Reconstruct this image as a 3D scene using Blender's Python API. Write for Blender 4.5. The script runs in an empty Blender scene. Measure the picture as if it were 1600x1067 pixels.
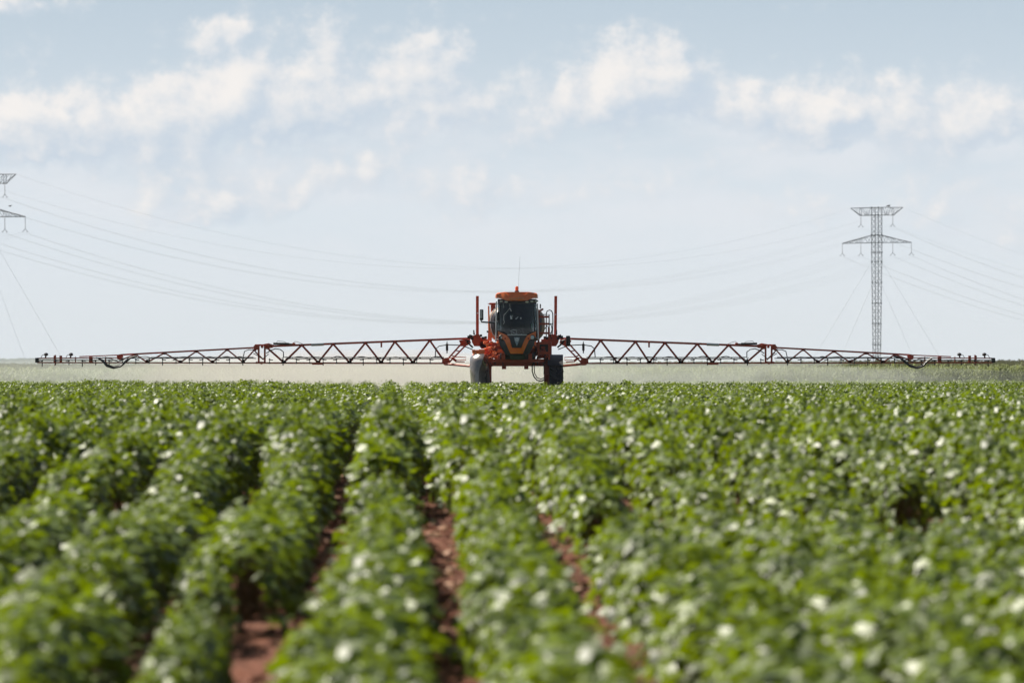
import bpy, bmesh, math, random
import numpy as np
from mathutils import Vector, Matrix, noise as mnoise

R = math.radians
random.seed(7)
rng = np.random.default_rng(11)
sc = bpy.context.scene
COL = sc.collection

# ---------------------------------------------------------------- camera, world, sun, exposure
FPX = 1600 * 200 / 36.0          # focal length in photo pixels
EYE = 2.0                        # lens height above the near soil
HOR = 570.0                      # row of the photo at eye height
DS = 213.0                       # metres to the sprayer
cam = bpy.data.objects.new("camera", bpy.data.cameras.new("camera"))
COL.objects.link(cam)
cam.location = (0, 0, EYE)
cam.rotation_euler = (R(90) + math.atan((HOR - 533.5) / FPX), 0, 0)
cam.data.sensor_width = 36
cam.data.lens = 200
cam.data.clip_start = 0.5
cam.data.clip_end = 14000
cam.data.dof.use_dof = True
cam.data.dof.focus_distance = 214.0
cam.data.dof.aperture_fstop = 3.2
sc.camera = cam

SUN_AZ, SUN_EL = -54.0, 53.0     # degrees from the view direction (negative: left), above horizon
EXPO = 1.02
sc.view_settings.view_transform = 'Standard'
sc.view_settings.look = 'None'
sc.view_settings.gamma = 1
sc.view_settings.exposure = EXPO
sc.render.engine = 'CYCLES'
sc.cycles.use_denoising = True
sc.cycles.max_bounces = 10
sc.cycles.diffuse_bounces = 3
sc.cycles.transmission_bounces = 6
sc.cycles.transparent_max_bounces = 12
sc.cycles.volume_bounces = 2

sd = Vector((math.sin(R(SUN_AZ)) * math.cos(R(SUN_EL)), math.cos(R(SUN_AZ)) * math.cos(R(SUN_EL)), math.sin(R(SUN_EL))))
sun = bpy.data.objects.new("sun", bpy.data.lights.new("sun", 'SUN'))
COL.objects.link(sun)
sun.rotation_euler = sd.to_track_quat('Z', 'Y').to_euler()
sun.data.energy = 5.0
sun.data.angle = R(0.5)
sun.data.color = (1.0, 0.935, 0.82)


class NT:
    """small helper to write node trees as expressions"""
    def __init__(s, tree):
        s.t = tree
        s.n = tree.nodes
        s.l = tree.links

    def _in(s, sock, v):
        if v is None:
            return
        if isinstance(v, bpy.types.NodeSocket):
            s.l.new(v, sock)
        else:
            sock.default_value = v

    def math(s, op, a, b=None, c=None, clamp=False):
        m = s.n.new('ShaderNodeMath')
        m.operation = op
        m.use_clamp = clamp
        s._in(m.inputs[0], a)
        s._in(m.inputs[1], b)
        if c is not None:
            s._in(m.inputs[2], c)
        return m.outputs[0]

    def add(s, a, b): return s.math('ADD', a, b)
    def sub(s, a, b): return s.math('SUBTRACT', a, b)
    def mul(s, a, b): return s.math('MULTIPLY', a, b)

    def mr(s, v, a, b, c=0.0, d=1.0, smooth=True):
        m = s.n.new('ShaderNodeMapRange')
        m.interpolation_type = 'SMOOTHSTEP' if smooth else 'LINEAR'
        s._in(m.inputs[0], v)
        for i, x in zip((1, 2, 3, 4), (a, b, c, d)):
            s._in(m.inputs[i], x)
        return m.outputs[0]

    def mix(s, f, a, b, mode='MIX'):
        m = s.n.new('ShaderNodeMix')
        m.data_type = 'RGBA'
        m.blend_type = mode
        s._in(m.inputs[0], f)
        s._in(m.inputs[6], a if not isinstance(a, tuple) else (*a[:3], 1))
        s._in(m.inputs[7], b if not isinstance(b, tuple) else (*b[:3], 1))
        return m.outputs[2]

    def xyz(s, x, y, z):
        m = s.n.new('ShaderNodeCombineXYZ')
        for i, v in enumerate((x, y, z)):
            s._in(m.inputs[i], v)
        return m.outputs[0]

    def noise(s, vec, scale, detail=4, rough=0.55, dist=0.0, out=0):
        m = s.n.new('ShaderNodeTexNoise')
        if vec is not None:
            s.l.new(vec, m.inputs['Vector'])
        m.inputs['Scale'].default_value = scale
        m.inputs['Detail'].default_value = detail
        m.inputs['Roughness'].default_value = rough
        m.inputs['Distortion'].default_value = dist
        return m.outputs[out]


# ---- sky: Nishita high up, a milky horizon with cumulus on the world directions
world = bpy.data.worlds.new("World")
sc.world = world
world.use_nodes = True
world.cycles.sampling_method = 'MANUAL'
world.cycles.sample_map_resolution = 512
wt = NT(world.node_tree)
wt.n.clear()
wo = wt.n.new('ShaderNodeOutputWorld')
bg = wt.n.new('ShaderNodeBackground')
wt.l.new(bg.outputs[0], wo.inputs[0])
sky = wt.n.new('ShaderNodeTexSky')
sky.sky_type = 'NISHITA'
sky.sun_disc = False
sky.sun_elevation = R(SUN_EL)
sky.sun_rotation = R(SUN_AZ)
sky.dust_density = 2.0
sky.air_density = 1.0
SKYK = 0.05 * .7
tc = wt.n.new('ShaderNodeTexCoord')
sp = wt.n.new('ShaderNodeSeparateXYZ')
wt.l.new(tc.outputs['Generated'], sp.inputs[0])
azi = wt.math('ARCTAN2', sp.outputs[0], sp.outputs[1])
ele = wt.math('ARCSINE', sp.outputs[2])
U = wt.mul(azi, 88.89)            # 1 unit is 0.645 degrees
V = wt.mul(ele, 88.89)
# clouds: (centre u, centre v, half width, half height, weight)
CL = [(-4.15, 4.38, .75, .36, 1.05), (-4.35, 4.05, 1.5, .42, .85), (-7.4, 3.75, .95, .42, 1.0), (-5.6, 3.75, 1.9, .40, 1.0),
      (-7.6, 3.5, 1.3, .35, .8), (-1.35, 4.82, .6, .42, .85), (-2.8, 5.15, .42, .42, .75), (-4.4, 5.15, .8, .27, .7), (-7.6, 5.55, .8, .26, .75),
      (-2.1, 4.3, 1.4, .42, .8), (-.75, 3.95, .7, .40, .75), (-7.3, 4.85, .3, .2, .45), (-3.0, 3.85, 1.6, .3, .6),
      (2.0, 4.45, .72, .48, 1.3), (1.5, 4.1, .85, .40, 1.2), (2.6, 4.6, .5, .3, .7), (3.3, 4.0, .95, .26, .95), (3.9, 4.1, .5, .25, .6),
      (5.1, 3.9, .85, .44, 1.15), (4.6, 3.7, .7, .3, .9), (6.1, 3.95, .45, .3, .6), (7.3, 3.9, .85, .45, 1.05), (6.9, 3.6, 1.2, .25, .7),
      (.5, 3.8, .5, .3, .45), (.1, 3.5, .5, .2, .45), (-5.3, 2.75, 1.0, .5, 1.0), (-4.6, 2.5, .4, .3, .8), (-2.5, 2.95, 1.5, .4, .85),
      (-3.6, 2.5, .5, .25, .5), (-.6, 2.6, .5, .4, .4), (2.6, 2.9, 1.0, .3, .45), (6.8, 2.5, .8, .5, .8), (4.4, 2.4, 1.0, .3, .65), (.2, 2.6, 1.3, .3, .6),
      (8.0, 2.0, .5, .5, .5)]


def cloud_density(u, v):
    acc = None
    wn = wt.n.new('ShaderNodeTexNoise')
    wt.l.new(wt.xyz(u, v, 3.1), wn.inputs['Vector'])
    wn.inputs['Scale'].default_value = 1.5
    wn.inputs['Detail'].default_value = 5
    wn.inputs['Roughness'].default_value = 0.6
    ws = wt.n.new('ShaderNodeSeparateColor')
    wt.l.new(wn.outputs['Color'], ws.inputs[0])
    u2 = wt.add(u, wt.mul(wt.sub(ws.outputs[0], .5), .9))
    v2 = wt.add(v, wt.mul(wt.sub(ws.outputs[1], .5), .7))
    for (cu, cv, a, b, w) in CL:
        du = wt.mul(wt.sub(u2, cu), .85 / a)
        dv = wt.mul(wt.sub(v2, cv), .72 / b)
        d2 = wt.add(wt.mul(du, du), wt.mul(dv, dv))
        g = wt.mul(wt.math('EXPONENT', wt.mul(d2, -1.1)), w)
        acc = g if acc is None else wt.add(acc, g)
    f = wt.noise(wt.xyz(u, wt.mul(v, 1.15), 0), 1.5, 8, .58)
    f2 = wt.noise(wt.xyz(u, wt.mul(v, 1.2), 9), 5.0, 5, .6)
    bub = None
    for sc_, wgt in ((1.5, .34), (3.9, .13)):
        vo = wt.n.new('ShaderNodeTexVoronoi')
        vo.feature = 'SMOOTH_F1'
        vo.inputs['Scale'].default_value = sc_
        vo.inputs['Smoothness'].default_value = .25
        wt.l.new(wt.xyz(wt.add(u, wt.mul(wt.sub(ws.outputs[0], .5), .5)), wt.add(v, wt.mul(wt.sub(ws.outputs[1], .5), .5)), 1.3), vo.inputs['Vector'])
        q = wt.mul(wt.sub(.55, vo.outputs['Distance']), wgt * 1.6)
        bub = q if bub is None else wt.add(bub, q)
    acc = wt.add(acc, wt.mul(bub, wt.math('MINIMUM', wt.mul(acc, 1.6), 1.0)))
    d = wt.add(wt.mul(acc, .85), wt.add(wt.mul(wt.sub(f, .5), 1.1), wt.mul(wt.sub(f2, .5), .35)))
    return d


d0 = cloud_density(U, V)
d1 = cloud_density(wt.sub(U, .20), wt.add(V, .17))
rel = wt.sub(d0, d1)
alpha = wt.mr(wt.add(d0, wt.mul(rel, .45)), .12, 1.0)
relief = wt.mr(rel, -.55, .85)
low = wt.mr(V, 1.4, 4.6)                       # clouds fade into the haze near the horizon
kx = 1 / 2 ** EXPO


def srgb(r, g, b, k=1.0):
    f = lambda c: ((c / 255 + .055) / 1.055) ** 2.4 if c > 10 else c / 255 / 12.92
    return (f(r) * k, f(g) * k, f(b) * k)


c_hor = srgb(224, 230, 236, kx)
c_mid = srgb(220, 229, 237, kx)
c_top = srgb(186, 203, 217, kx)
g1 = wt.mix(wt.mr(V, .6, 2.9), c_hor, c_mid)
g2 = wt.mix(wt.mr(V, 2.4, 6.2, smooth=False), g1, c_top)
c_clo = wt.mix(relief, srgb(200, 213, 227, kx), srgb(252, 246, 241, kx))
veil = wt.mul(wt.mr(wt.noise(wt.xyz(wt.mul(U, .35), wt.mul(V, 1.1), 21), 1.2, 7, .55), .34, .66), wt.mr(wt.math('ABSOLUTE', wt.sub(V, 2.9)), 1.9, .5))
g2 = wt.mix(wt.mul(veil, .75), g2, srgb(228, 232, 238, kx))
g3 = wt.mix(wt.mul(alpha, wt.mr(V, .4, 3.0, .70, .86)), g2, c_clo)
nis = wt.mix(1.0, sky.outputs[0], (SKYK, SKYK, SKYK), 'MULTIPLY')
fin = wt.mix(wt.mr(ele, R(3.7), R(5.2)), g3, nis)
wt.l.new(fin, bg.inputs[0])
bg.inputs[1].default_value = 1.0


# ---------------------------------------------------------------- helpers
def tag(o, label=None, cat=None, group=None, kind=None):
    if label: o['label'] = label
    if cat: o['category'] = cat
    if group: o['group'] = group
    if kind: o['kind'] = kind
    return o


def empty(name, loc=(0, 0, 0), rz=0):
    o = bpy.data.objects.new(name, None)
    o.location = loc
    o.rotation_euler = (0, 0, rz)
    o.empty_display_size = .3
    COL.objects.link(o)
    return o


def mesh_obj(name, verts, faces, mat, parent=None, smooth=False, link=True, loc=(0, 0, 0)):
    me = bpy.data.meshes.new(name)
    me.from_pydata([tuple(v) for v in verts], [], faces)
    me.update()
    if smooth:
        me.polygons.foreach_set('use_smooth', [True] * len(me.polygons))
    o = bpy.data.objects.new(name, me)
    for m in (mat if isinstance(mat, (list, tuple)) else [mat]):
        me.materials.append(m)
    o.location = loc
    if link:
        COL.objects.link(o)
    if parent:
        o.parent = parent
    return o


class MB:
    def __init__(s):
        s.v, s.f = [], []

    def raw(s, v, f):
        b = len(s.v)
        s.v += [tuple(x) for x in v]
        s.f += [tuple(i + b for i in q) for q in f]
        return s

    def tube(s, a, b, r, n=6, r2=None, cap=True):
        a, b = Vector(a), Vector(b)
        d = (b - a)
        if d.length < 1e-6:
            return s
        q = d.to_track_quat('Z', 'Y')
        r2 = r if r2 is None else r2
        v = []
        for p, rr in ((a, r), (b, r2)):
            for i in range(n):
                t = 2 * math.pi * (i + .5) / n
                v.append(p + q @ Vector((rr * math.cos(t), rr * math.sin(t), 0)))
        f = [(i, (i + 1) % n, n + (i + 1) % n, n + i) for i in range(n)]
        if cap:
            f += [tuple(range(n))[::-1], tuple(range(n, 2 * n))]
        return s.raw(v, f)

    def path(s, pts, r, n=6):
        pts = [Vector(p) for p in pts]
        v, f = [], []
        up = Vector((0, 0, 1))
        m = len(pts)
        prev = None
        for k, p in enumerate(pts):
            d = (pts[min(k + 1, m - 1)] - pts[max(k - 1, 0)]).normalized()
            if prev is None:
                x = d.cross(up if abs(d.z) < .9 else Vector((0, 1, 0))).normalized()
            else:
                x = (prev - d * prev.dot(d)).normalized()
            prev = x
            y = d.cross(x)
            for i in range(n):
                t = 2 * math.pi * i / n
                v.append(p + x * r * math.cos(t) + y * r * math.sin(t))
        for k in range(m - 1):
            for i in range(n):
                f.append((k * n + i, k * n + (i + 1) % n, (k + 1) * n + (i + 1) % n, (k + 1) * n + i))
        f += [tuple(range(n))[::-1], tuple((m - 1) * n + i for i in range(n))]
        return s.raw(v, f)

    def box(s, x0, x1, y0, y1, z0, z1, c=0.0):
        """axis box with chamfered edges"""
        if x0 > x1: x0, x1 = x1, x0
        if y0 > y1: y0, y1 = y1, y0
        if z0 > z1: z0, z1 = z1, z0
        c = min(c, (x1 - x0) * .45, (y1 - y0) * .45, (z1 - z0) * .45)
        bm = bmesh.new()
        bmesh.ops.create_cube(bm, size=1)
        for v in bm.verts:
            v.co = Vector(((x0 + x1) / 2 + v.co.x * (x1 - x0), (y0 + y1) / 2 + v.co.y * (y1 - y0), (z0 + z1) / 2 + v.co.z * (z1 - z0)))
        if c > 0:
            bmesh.ops.bevel(bm, geom=bm.edges[:], offset=c, segments=2, affect='EDGES', profile=.6)
        s.bm(bm)
        return s

    def bm(s, bm):
        bm.verts.index_update()
        s.raw([v.co.copy() for v in bm.verts], [[v.index for v in f.verts] for f in bm.faces])
        bm.free()
        return s

    def beam(s, a, b, w, h, up=(0, 0, 1)):
        """rectangular bar from a to b, w across, h along up"""
        a, b, up = Vector(a), Vector(b), Vector(up)
        d = (b - a).normalized()
        x = d.cross(up).normalized()
        y = x.cross(d)
        v = []
        for p in (a, b):
            for sx, sy in ((-1, -1), (1, -1), (1, 1), (-1, 1)):
                v.append(p + x * sx * w / 2 + y * sy * h / 2)
        return s.raw(v, [(0, 1, 2, 3), (4, 7, 6, 5), (0, 4, 5, 1), (1, 5, 6, 2), (2, 6, 7, 3), (3, 7, 4, 0)])

    def prism(s, poly, y0, y1):
        """poly of (x, z) extruded between the depths y0 and y1"""
        n = len(poly)
        v = [(x, y0, z) for x, z in poly] + [(x, y1, z) for x, z in poly]
        f = [(i, (i + 1) % n, n + (i + 1) % n, n + i) for i in range(n)]
        f += [tuple(range(n))[::-1], tuple(range(n, 2 * n))]
        return s.raw(v, f)

    def lathe(s, c, prof, axis='Z', n=20):
        """profile of (radius, along) turned round an axis through c"""
        v, f = [], []
        for (r, h) in prof:
            for i in range(n):
                t = 2 * math.pi * i / n
                a, b = r * math.cos(t), r * math.sin(t)
                p = {'Z': (a, b, h), 'Y': (a, h, b), 'X': (h, a, b)}[axis]
                v.append(Vector(c) + Vector(p))
        m = len(prof)
        for k in range(m - 1):
            for i in range(n):
                f.append((k * n + i, k * n + (i + 1) % n, (k + 1) * n + (i + 1) % n, (k + 1) * n + i))
        f += [tuple(range(n))[::-1], tuple((m - 1) * n + i for i in range(n))]
        return s.raw(v, f)

    def panel(s, poly, fn, th, cuts=5):
        """2-D outline (x, z) laid on the curved front y = fn(x, z), th thick"""
        bm = bmesh.new()
        vs = [bm.verts.new((x, 0, z)) for x, z in poly]
        bm.faces.new(vs)
        bmesh.ops.triangulate(bm, faces=bm.faces[:])
        for _ in range(3):
            long_e = [e for e in bm.edges if e.calc_length() > .16]
            if long_e:
                bmesh.ops.subdivide_edges(bm, edges=long_e, cuts=1)
                bmesh.ops.triangulate(bm, faces=[f for f in bm.faces if len(f.verts) > 4])
        r = bmesh.ops.extrude_face_region(bm, geom=bm.faces[:])
        new = {g for g in r['geom'] if isinstance(g, bmesh.types.BMVert)}
        for v in bm.verts:
            v.co.y = fn(v.co.x, v.co.z) + (0 if v in new else th)
        bmesh.ops.recalc_face_normals(bm, faces=bm.faces[:])
        s.bm(bm)
        return s

    def build(s, name, mat, parent=None, smooth=False, link=True, fix=True):
        o = mesh_obj(name, s.v, s.f, mat, parent, smooth, link)
        if fix:
            bm = bmesh.new()
            bm.from_mesh(o.data)
            bmesh.ops.recalc_face_normals(bm, faces=bm.faces[:])
            bm.to_mesh(o.data)
            bm.free()
        if smooth:
            o.data.set_sharp_from_angle(angle=R(35))
        return o


def material(name, col, rough=.5, metal=0, spec=.5, var=.12, vscale=6.0, bump=0.0, bscale=30, coat=0.0, dirt=None, dirt_amt=.4, dirt_scale=2.5):
    m = bpy.data.materials.new(name)
    m.use_nodes = True
    t = NT(m.node_tree)
    b = t.n['Principled BSDF']
    tc = t.n.new('ShaderNodeTexCoord')
    n = t.noise(tc.outputs['Object'], vscale, 5, .6)
    c = t.mix(t.mr(n, .3, .7), tuple(x * (1 - var) for x in col), tuple(min(1, x * (1 + var)) for x in col))
    if dirt:
        n2 = t.noise(tc.outputs['Object'], dirt_scale, 6, .65)
        c = t.mix(t.mul(t.mr(n2, .42, .68), dirt_amt), c, dirt)
    t.l.new(c, b.inputs['Base Color'])
    b.inputs['Roughness'].default_value = rough
    t.l.new(t.mr(n, .2, .8, rough * .85, min(1, rough * 1.2)), b.inputs['Roughness'])
    b.inputs['Metallic'].default_value = metal
    b.inputs['Specular IOR Level'].default_value = spec
    b.inputs['Coat Weight'].default_value = coat
    if bump:
        bn = t.n.new('ShaderNodeBump')
        bn.inputs['Strength'].default_value = bump
        bn.inputs['Distance'].default_value = .02
        t.l.new(t.noise(tc.outputs['Object'], bscale, 4, .6), bn.inputs['Height'])
        t.l.new(bn.outputs[0], b.inputs['Normal'])
    return m


DUST = (.42, .27, .19)
M_or = material('orange_paint', (.78, .16, .024), .38, coat=.25, dirt=DUST, dirt_amt=.10)
M_rd = material('dusty_red_frame_paint', (.42, .048, .013), .5, dirt=DUST, dirt_amt=.12, dirt_scale=5)
M_nav = material('dark_blue_plastic', (.014, .024, .038), .38, dirt=DUST, dirt_amt=.06)
M_blk = material('black_rubber_hose', (.012, .012, .014), .5)
M_tyre = material('tyre_rubber', (.016, .017, .022), .75, bump=.4, dirt=(.13, .09, .07), dirt_amt=.25)
M_shield = material('grey_polyethylene_shield', (.13, .12, .118), .24, coat=1.0, spec=.8, dirt=DUST, dirt_amt=.12, dirt_scale=3)
M_tankd = material('dark_tank_plastic', (.03, .034, .05), .4, dirt=DUST, dirt_amt=.12)
M_tankl = material('tan_tank_plastic', (.34, .25, .18), .45, dirt=DUST, dirt_amt=.3)
M_steel = material('light_steel_rail', (.62, .63, .66), .35, metal=.2)
M_refl = material('grey_alloy_tube', (.42, .46, .50), .4, metal=.3)
M_lampb = material('black_lamp_body', (.02, .02, .025), .4)
M_lens = material('clear_lamp_lens', (.62, .72, .76), .12, spec=.8)
M_amber = material('amber_beacon_lens', (.55, .12, .015), .2)
M_green = material('pale_green_reflection', (.18, .34, .28), .4)  # colour of the reflection drawn on the windscreen
M_embl = material('grey_blue_emblem', (.27, .34, .42), .4)
M_emblw = material('white_emblem_mark', (.75, .78, .82), .5)
M_emblk = material('dark_emblem_line', (.03, .04, .06), .5)
M_letter = material('dull_gold_lettering', (.52, .34, .17), .5)
M_seat = material('dark_seat_cloth', (.05, .05, .055), .85)
M_pale = material('pale_cab_trim', (.5, .52, .54), .4)
M_mirr = material('mirror_face', (.6, .6, .6), .12, metal=.9)
M_pyl = material('galvanised_pylon_steel', (.045, .052, .07), .55, metal=.3)
M_ins = material('insulator_glass_string', (.13, .13, .15), .4)
M_wire = material('aluminium_conductor', (.48, .50, .54), .5, metal=.3)
M_bird = material('dark_feathers', (.015, .013, .013), .8)

M_glass = bpy.data.materials.new('tinted_cab_glass')
M_glass.use_nodes = True
t = NT(M_glass.node_tree)
t.n.clear()
o_ = t.n.new('ShaderNodeOutputMaterial')
tr = t.n.new('ShaderNodeBsdfTransparent')
tr.inputs[0].default_value = (.5, .56, .57, 1)
gl = t.n.new('ShaderNodeBsdfGlossy')
gl.inputs['Roughness'].default_value = .06
fr = t.n.new('ShaderNodeFresnel')
mx = t.n.new('ShaderNodeMixShader')
t.l.new(t.mul(fr.outputs[0], .8), mx.inputs[0])
t.l.new(tr.outputs[0], mx.inputs[1])
t.l.new(gl.outputs[0], mx.inputs[2])
t.l.new(mx.outputs[0], o_.inputs[0])


def leaf_material(name, dark, light, trans, tw=.35, rough=.4, spec=.5):
    m = bpy.data.materials.new(name)
    m.use_nodes = True
    t = NT(m.node_tree)
    b = t.n['Principled BSDF']
    out = t.n['Material Output']
    at = t.n.new('ShaderNodeAttribute')
    at.attribute_name = 'tone'
    oi = t.n.new('ShaderNodeObjectInfo')
    f = t.math('ADD', t.mul(at.outputs['Fac'], .75), t.mul(oi.outputs['Random'], .25))
    c = t.mix(f, dark, light)
    t.l.new(c, b.inputs['Base Color'])
    b.inputs['Roughness'].default_value = rough
    b.inputs['Specular IOR Level'].default_value = spec
    tl = t.n.new('ShaderNodeBsdfTranslucent')
    t.l.new(t.mix(f, tuple(x * .75 for x in trans), tuple(x * 1.2 for x in trans)), tl.inputs[0])
    mx = t.n.new('ShaderNodeMixShader')
    mx.inputs[0].default_value = tw
    t.l.new(b.outputs[0], mx.inputs[1])
    t.l.new(tl.outputs[0], mx.inputs[2])
    t.l.new(mx.outputs[0], out.inputs[0])
    return m


M_leaf = leaf_material('cotton_leaf', (.008, .022, .001), (.124, .184, .001), (.25, .345, .001), .26, .50, .58)
M_stem = material('cotton_stem', (.10, .06, .03), .7)
M_corn = leaf_material('maize_leaf', (.09, .13, .045), (.19, .21, .09), (.26, .30, .10), .35, .5)
M_tass = material('maize_tassel', (.34, .32, .20), .8)

# soil
M_soil = bpy.data.materials.new('red_soil')
M_soil.use_nodes = True
t = NT(M_soil.node_tree)
b = t.n['Principled BSDF']
geo = t.n.new('ShaderNodeNewGeometry')
n1 = t.noise(geo.outputs['Position'], .8, 6, .6)
n2 = t.noise(geo.outputs['Position'], 9, 6, .65)
n3 = t.noise(geo.outputs['Position'], 40, 3, .6)
c = t.mix(t.mr(n1, .3, .7), (.082, .018, .003), (.135, .030, .004))
c = t.mix(t.mul(t.mr(n2, .52, .72), .6), c, (.23, .07, .022))
c = t.mix(t.mul(t.mr(n3, .60, .70), .45), c, (.34, .17, .08))
gs = t.n.new('ShaderNodeSeparateXYZ')
t.l.new(geo.outputs['Position'], gs.inputs[0])
c = t.mix(t.mr(gs.outputs[1], 335, 430), c, t.mix(t.mr(t.noise(geo.outputs['Position'], .01, 4), .4, .6), (.10, .12, .045), (.17, .16, .07)))
t.l.new(c, b.inputs['Base Color'])
b.inputs['Roughness'].default_value = .9
bn = t.n.new('ShaderNodeBump')
bn.inputs['Strength'].default_value = .9
bn.inputs['Distance'].default_value = .09
t.l.new(t.add(n2, t.mul(n3, .35)), bn.inputs['Height'])
t.l.new(bn.outputs[0], b.inputs['Normal'])

# ---------------------------------------------------------------- ground
GY = [-60, 20, 28, 36, 41, 44, 48, 52, 60, 90, 150, 205, 222, 250, 300, 360, 440, 700, 2590]
GZ = [-2.12, -2.12, -2.03, -1.87, -1.80, -1.74, -1.61, -1.51, -1.47, -1.45, -1.46, -1.50, -1.51, -1.56, -1.80, -2.05, -2.25, -2.5, -2.6]


def gz(x, y):
    """height of the soil (world)"""
    x, y = np.asarray(x, float), np.asarray(y, float)
    s = 0
    for o in (-3.0, -1.0, 1.0, 3.0):
        s = s + np.interp(y + o, GY, GZ)
    z = s / 4 + EYE
    near = np.clip((130 - y) / 90, 0, 1)
    z = z + near * .045 * np.sin(x * .55 + y * .21 + 1.0) + .03 * np.sin(x * .16 + y * .045) * np.clip(y / 60, 0, 1)
    z = z + np.clip((y - 260) / 180, 0, 1) * .0032 * np.clip(x, -90, 90)
    return z


ys = np.concatenate([np.arange(-50, 20, 5), np.arange(20, 110, .5), np.arange(110, 330, 2), np.arange(330, 800, 15), np.arange(800, 2591, 90), np.arange(2900, 8501, 400)])
xs = np.concatenate([np.arange(-1480, -800, 170), np.arange(-800, -100, 70), np.arange(-100, -20, 8), np.arange(-20, 20.1, .5), np.arange(28, 101, 8), np.arange(170, 801, 70), np.arange(970, 1490, 170)])
XX, YY = np.meshgrid(xs, ys)
ZZ = gz(XX, YY)
nx, ny = len(xs), len(ys)
gv = np.stack([XX.ravel(), YY.ravel(), ZZ.ravel()], 1)
ii = (np.arange(ny - 1)[:, None] * nx + np.arange(nx - 1)[None, :]).ravel()
gf = np.stack([ii, ii + 1, ii + nx + 1, ii + nx], 1)
ground = mesh_obj('ground', gv.tolist(), gf.tolist(), M_soil, smooth=True)
tag(ground, 'red soil of the field showing between the cotton rows', 'ground', kind='structure')

# distant ridge
M_hill = material('distant_wooded_ridge', (.05, .065, .05), .9, var=.4, vscale=.02)
hp = [(-900, 563), (-300, 561.5), (-60, 560.5), (0, 560.2), (40, 559.6), (90, 560.6), (140, 561.0), (170, 562.4), (230, 563.4), (300, 564.6), (380, 566.3), (470, 568.5), (620, 571)]
v, f = [], []
HY = 7600
N = 260
for i in range(N + 1):
    px = -900 + (1520) * i / N
    py = np.interp(px, [a for a, _ in hp], [b_ for _, b_ in hp])
    h = (HOR - py) / FPX * HY + EYE + 1.2 * mnoise.noise(Vector((px * .11, 0, 0))) + 1.0 * mnoise.noise(Vector((px * .45, 3, 0)))
    X = (px - 800) / FPX * HY
    for dy, hh in ((-90, -2.2), (-40, h * .55 - .9), (0, h), (60, h * .8), (160, -2.4)):
        v.append((X, HY + dy, hh))
for i in range(N):
    for k in range(4):
        f.append((i * 5 + k, (i + 1) * 5 + k, (i + 1) * 5 + k + 1, i * 5 + k + 1))
hills = mesh_obj('hills', v, f, M_hill, smooth=True)
tag(hills, 'low bluish wooded ridge on the horizon behind the left boom', 'hills', kind='structure')


# ---------------------------------------------------------------- crops (plants no one could count)
def bake_mesh(name, V, F, tone, mats, matidx):
    me = bpy.data.meshes.new(name)
    me.vertices.add(len(V))
    me.vertices.foreach_set('co', np.asarray(V, np.float32).ravel())
    n = len(F)
    me.loops.add(n * 3)
    me.polygons.add(n)
    me.loops.foreach_set('vertex_index', np.asarray(F, np.int32).ravel())
    me.polygons.foreach_set('loop_start', np.arange(0, n * 3, 3, dtype=np.int32))
    me.polygons.foreach_set('use_smooth', [True] * n)
    me.polygons.foreach_set('material_index', np.asarray(matidx, np.int32))
    a = me.attributes.new('tone', 'FLOAT', 'POINT')
    a.data.foreach_set('value', np.asarray(tone, np.float32))
    for m in mats:
        me.materials.append(m)
    me.update(calc_edges=True)
    return bpy.data.objects.new(name, me)


def frames(nrm, rs):
    """random in-plane frames for unit normals"""
    a = rs.normal(size=nrm.shape)
    x = np.cross(a, nrm)
    x /= np.linalg.norm(x, axis=1, keepdims=True)
    y = np.cross(nrm, x)
    return x, y


LEAF = np.array([(0, 0, 0), (.44, -.10, -.06), (.56, .30, -.12), (.30, .50, -.03), (.22, .95, -.12), (0, .72, .02), (-.22, .95, -.12)[:3],
                 (-.30, .50, -.03), (-.56, .30, -.12), (-.44, -.10, -.06)], float)
LEAF = np.array([(0, 0, .0), (.36, -.16, -.05), (.58, .16, -.13), (.34, .42, -.04), (.10, .62, -.02), (0, .98, -.16), (-.10, .62, -.02),
                 (-.34, .42, -.04), (-.58, .16, -.13), (-.36, -.16, -.05), (0, .30, .05)], float)
LF = np.array([(10, 0, 1), (10, 1, 2), (10, 2, 3), (10, 3, 4), (10, 4, 5), (10, 5, 6), (10, 6, 7), (10, 7, 8), (10, 8, 9), (10, 9, 0)])


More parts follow.
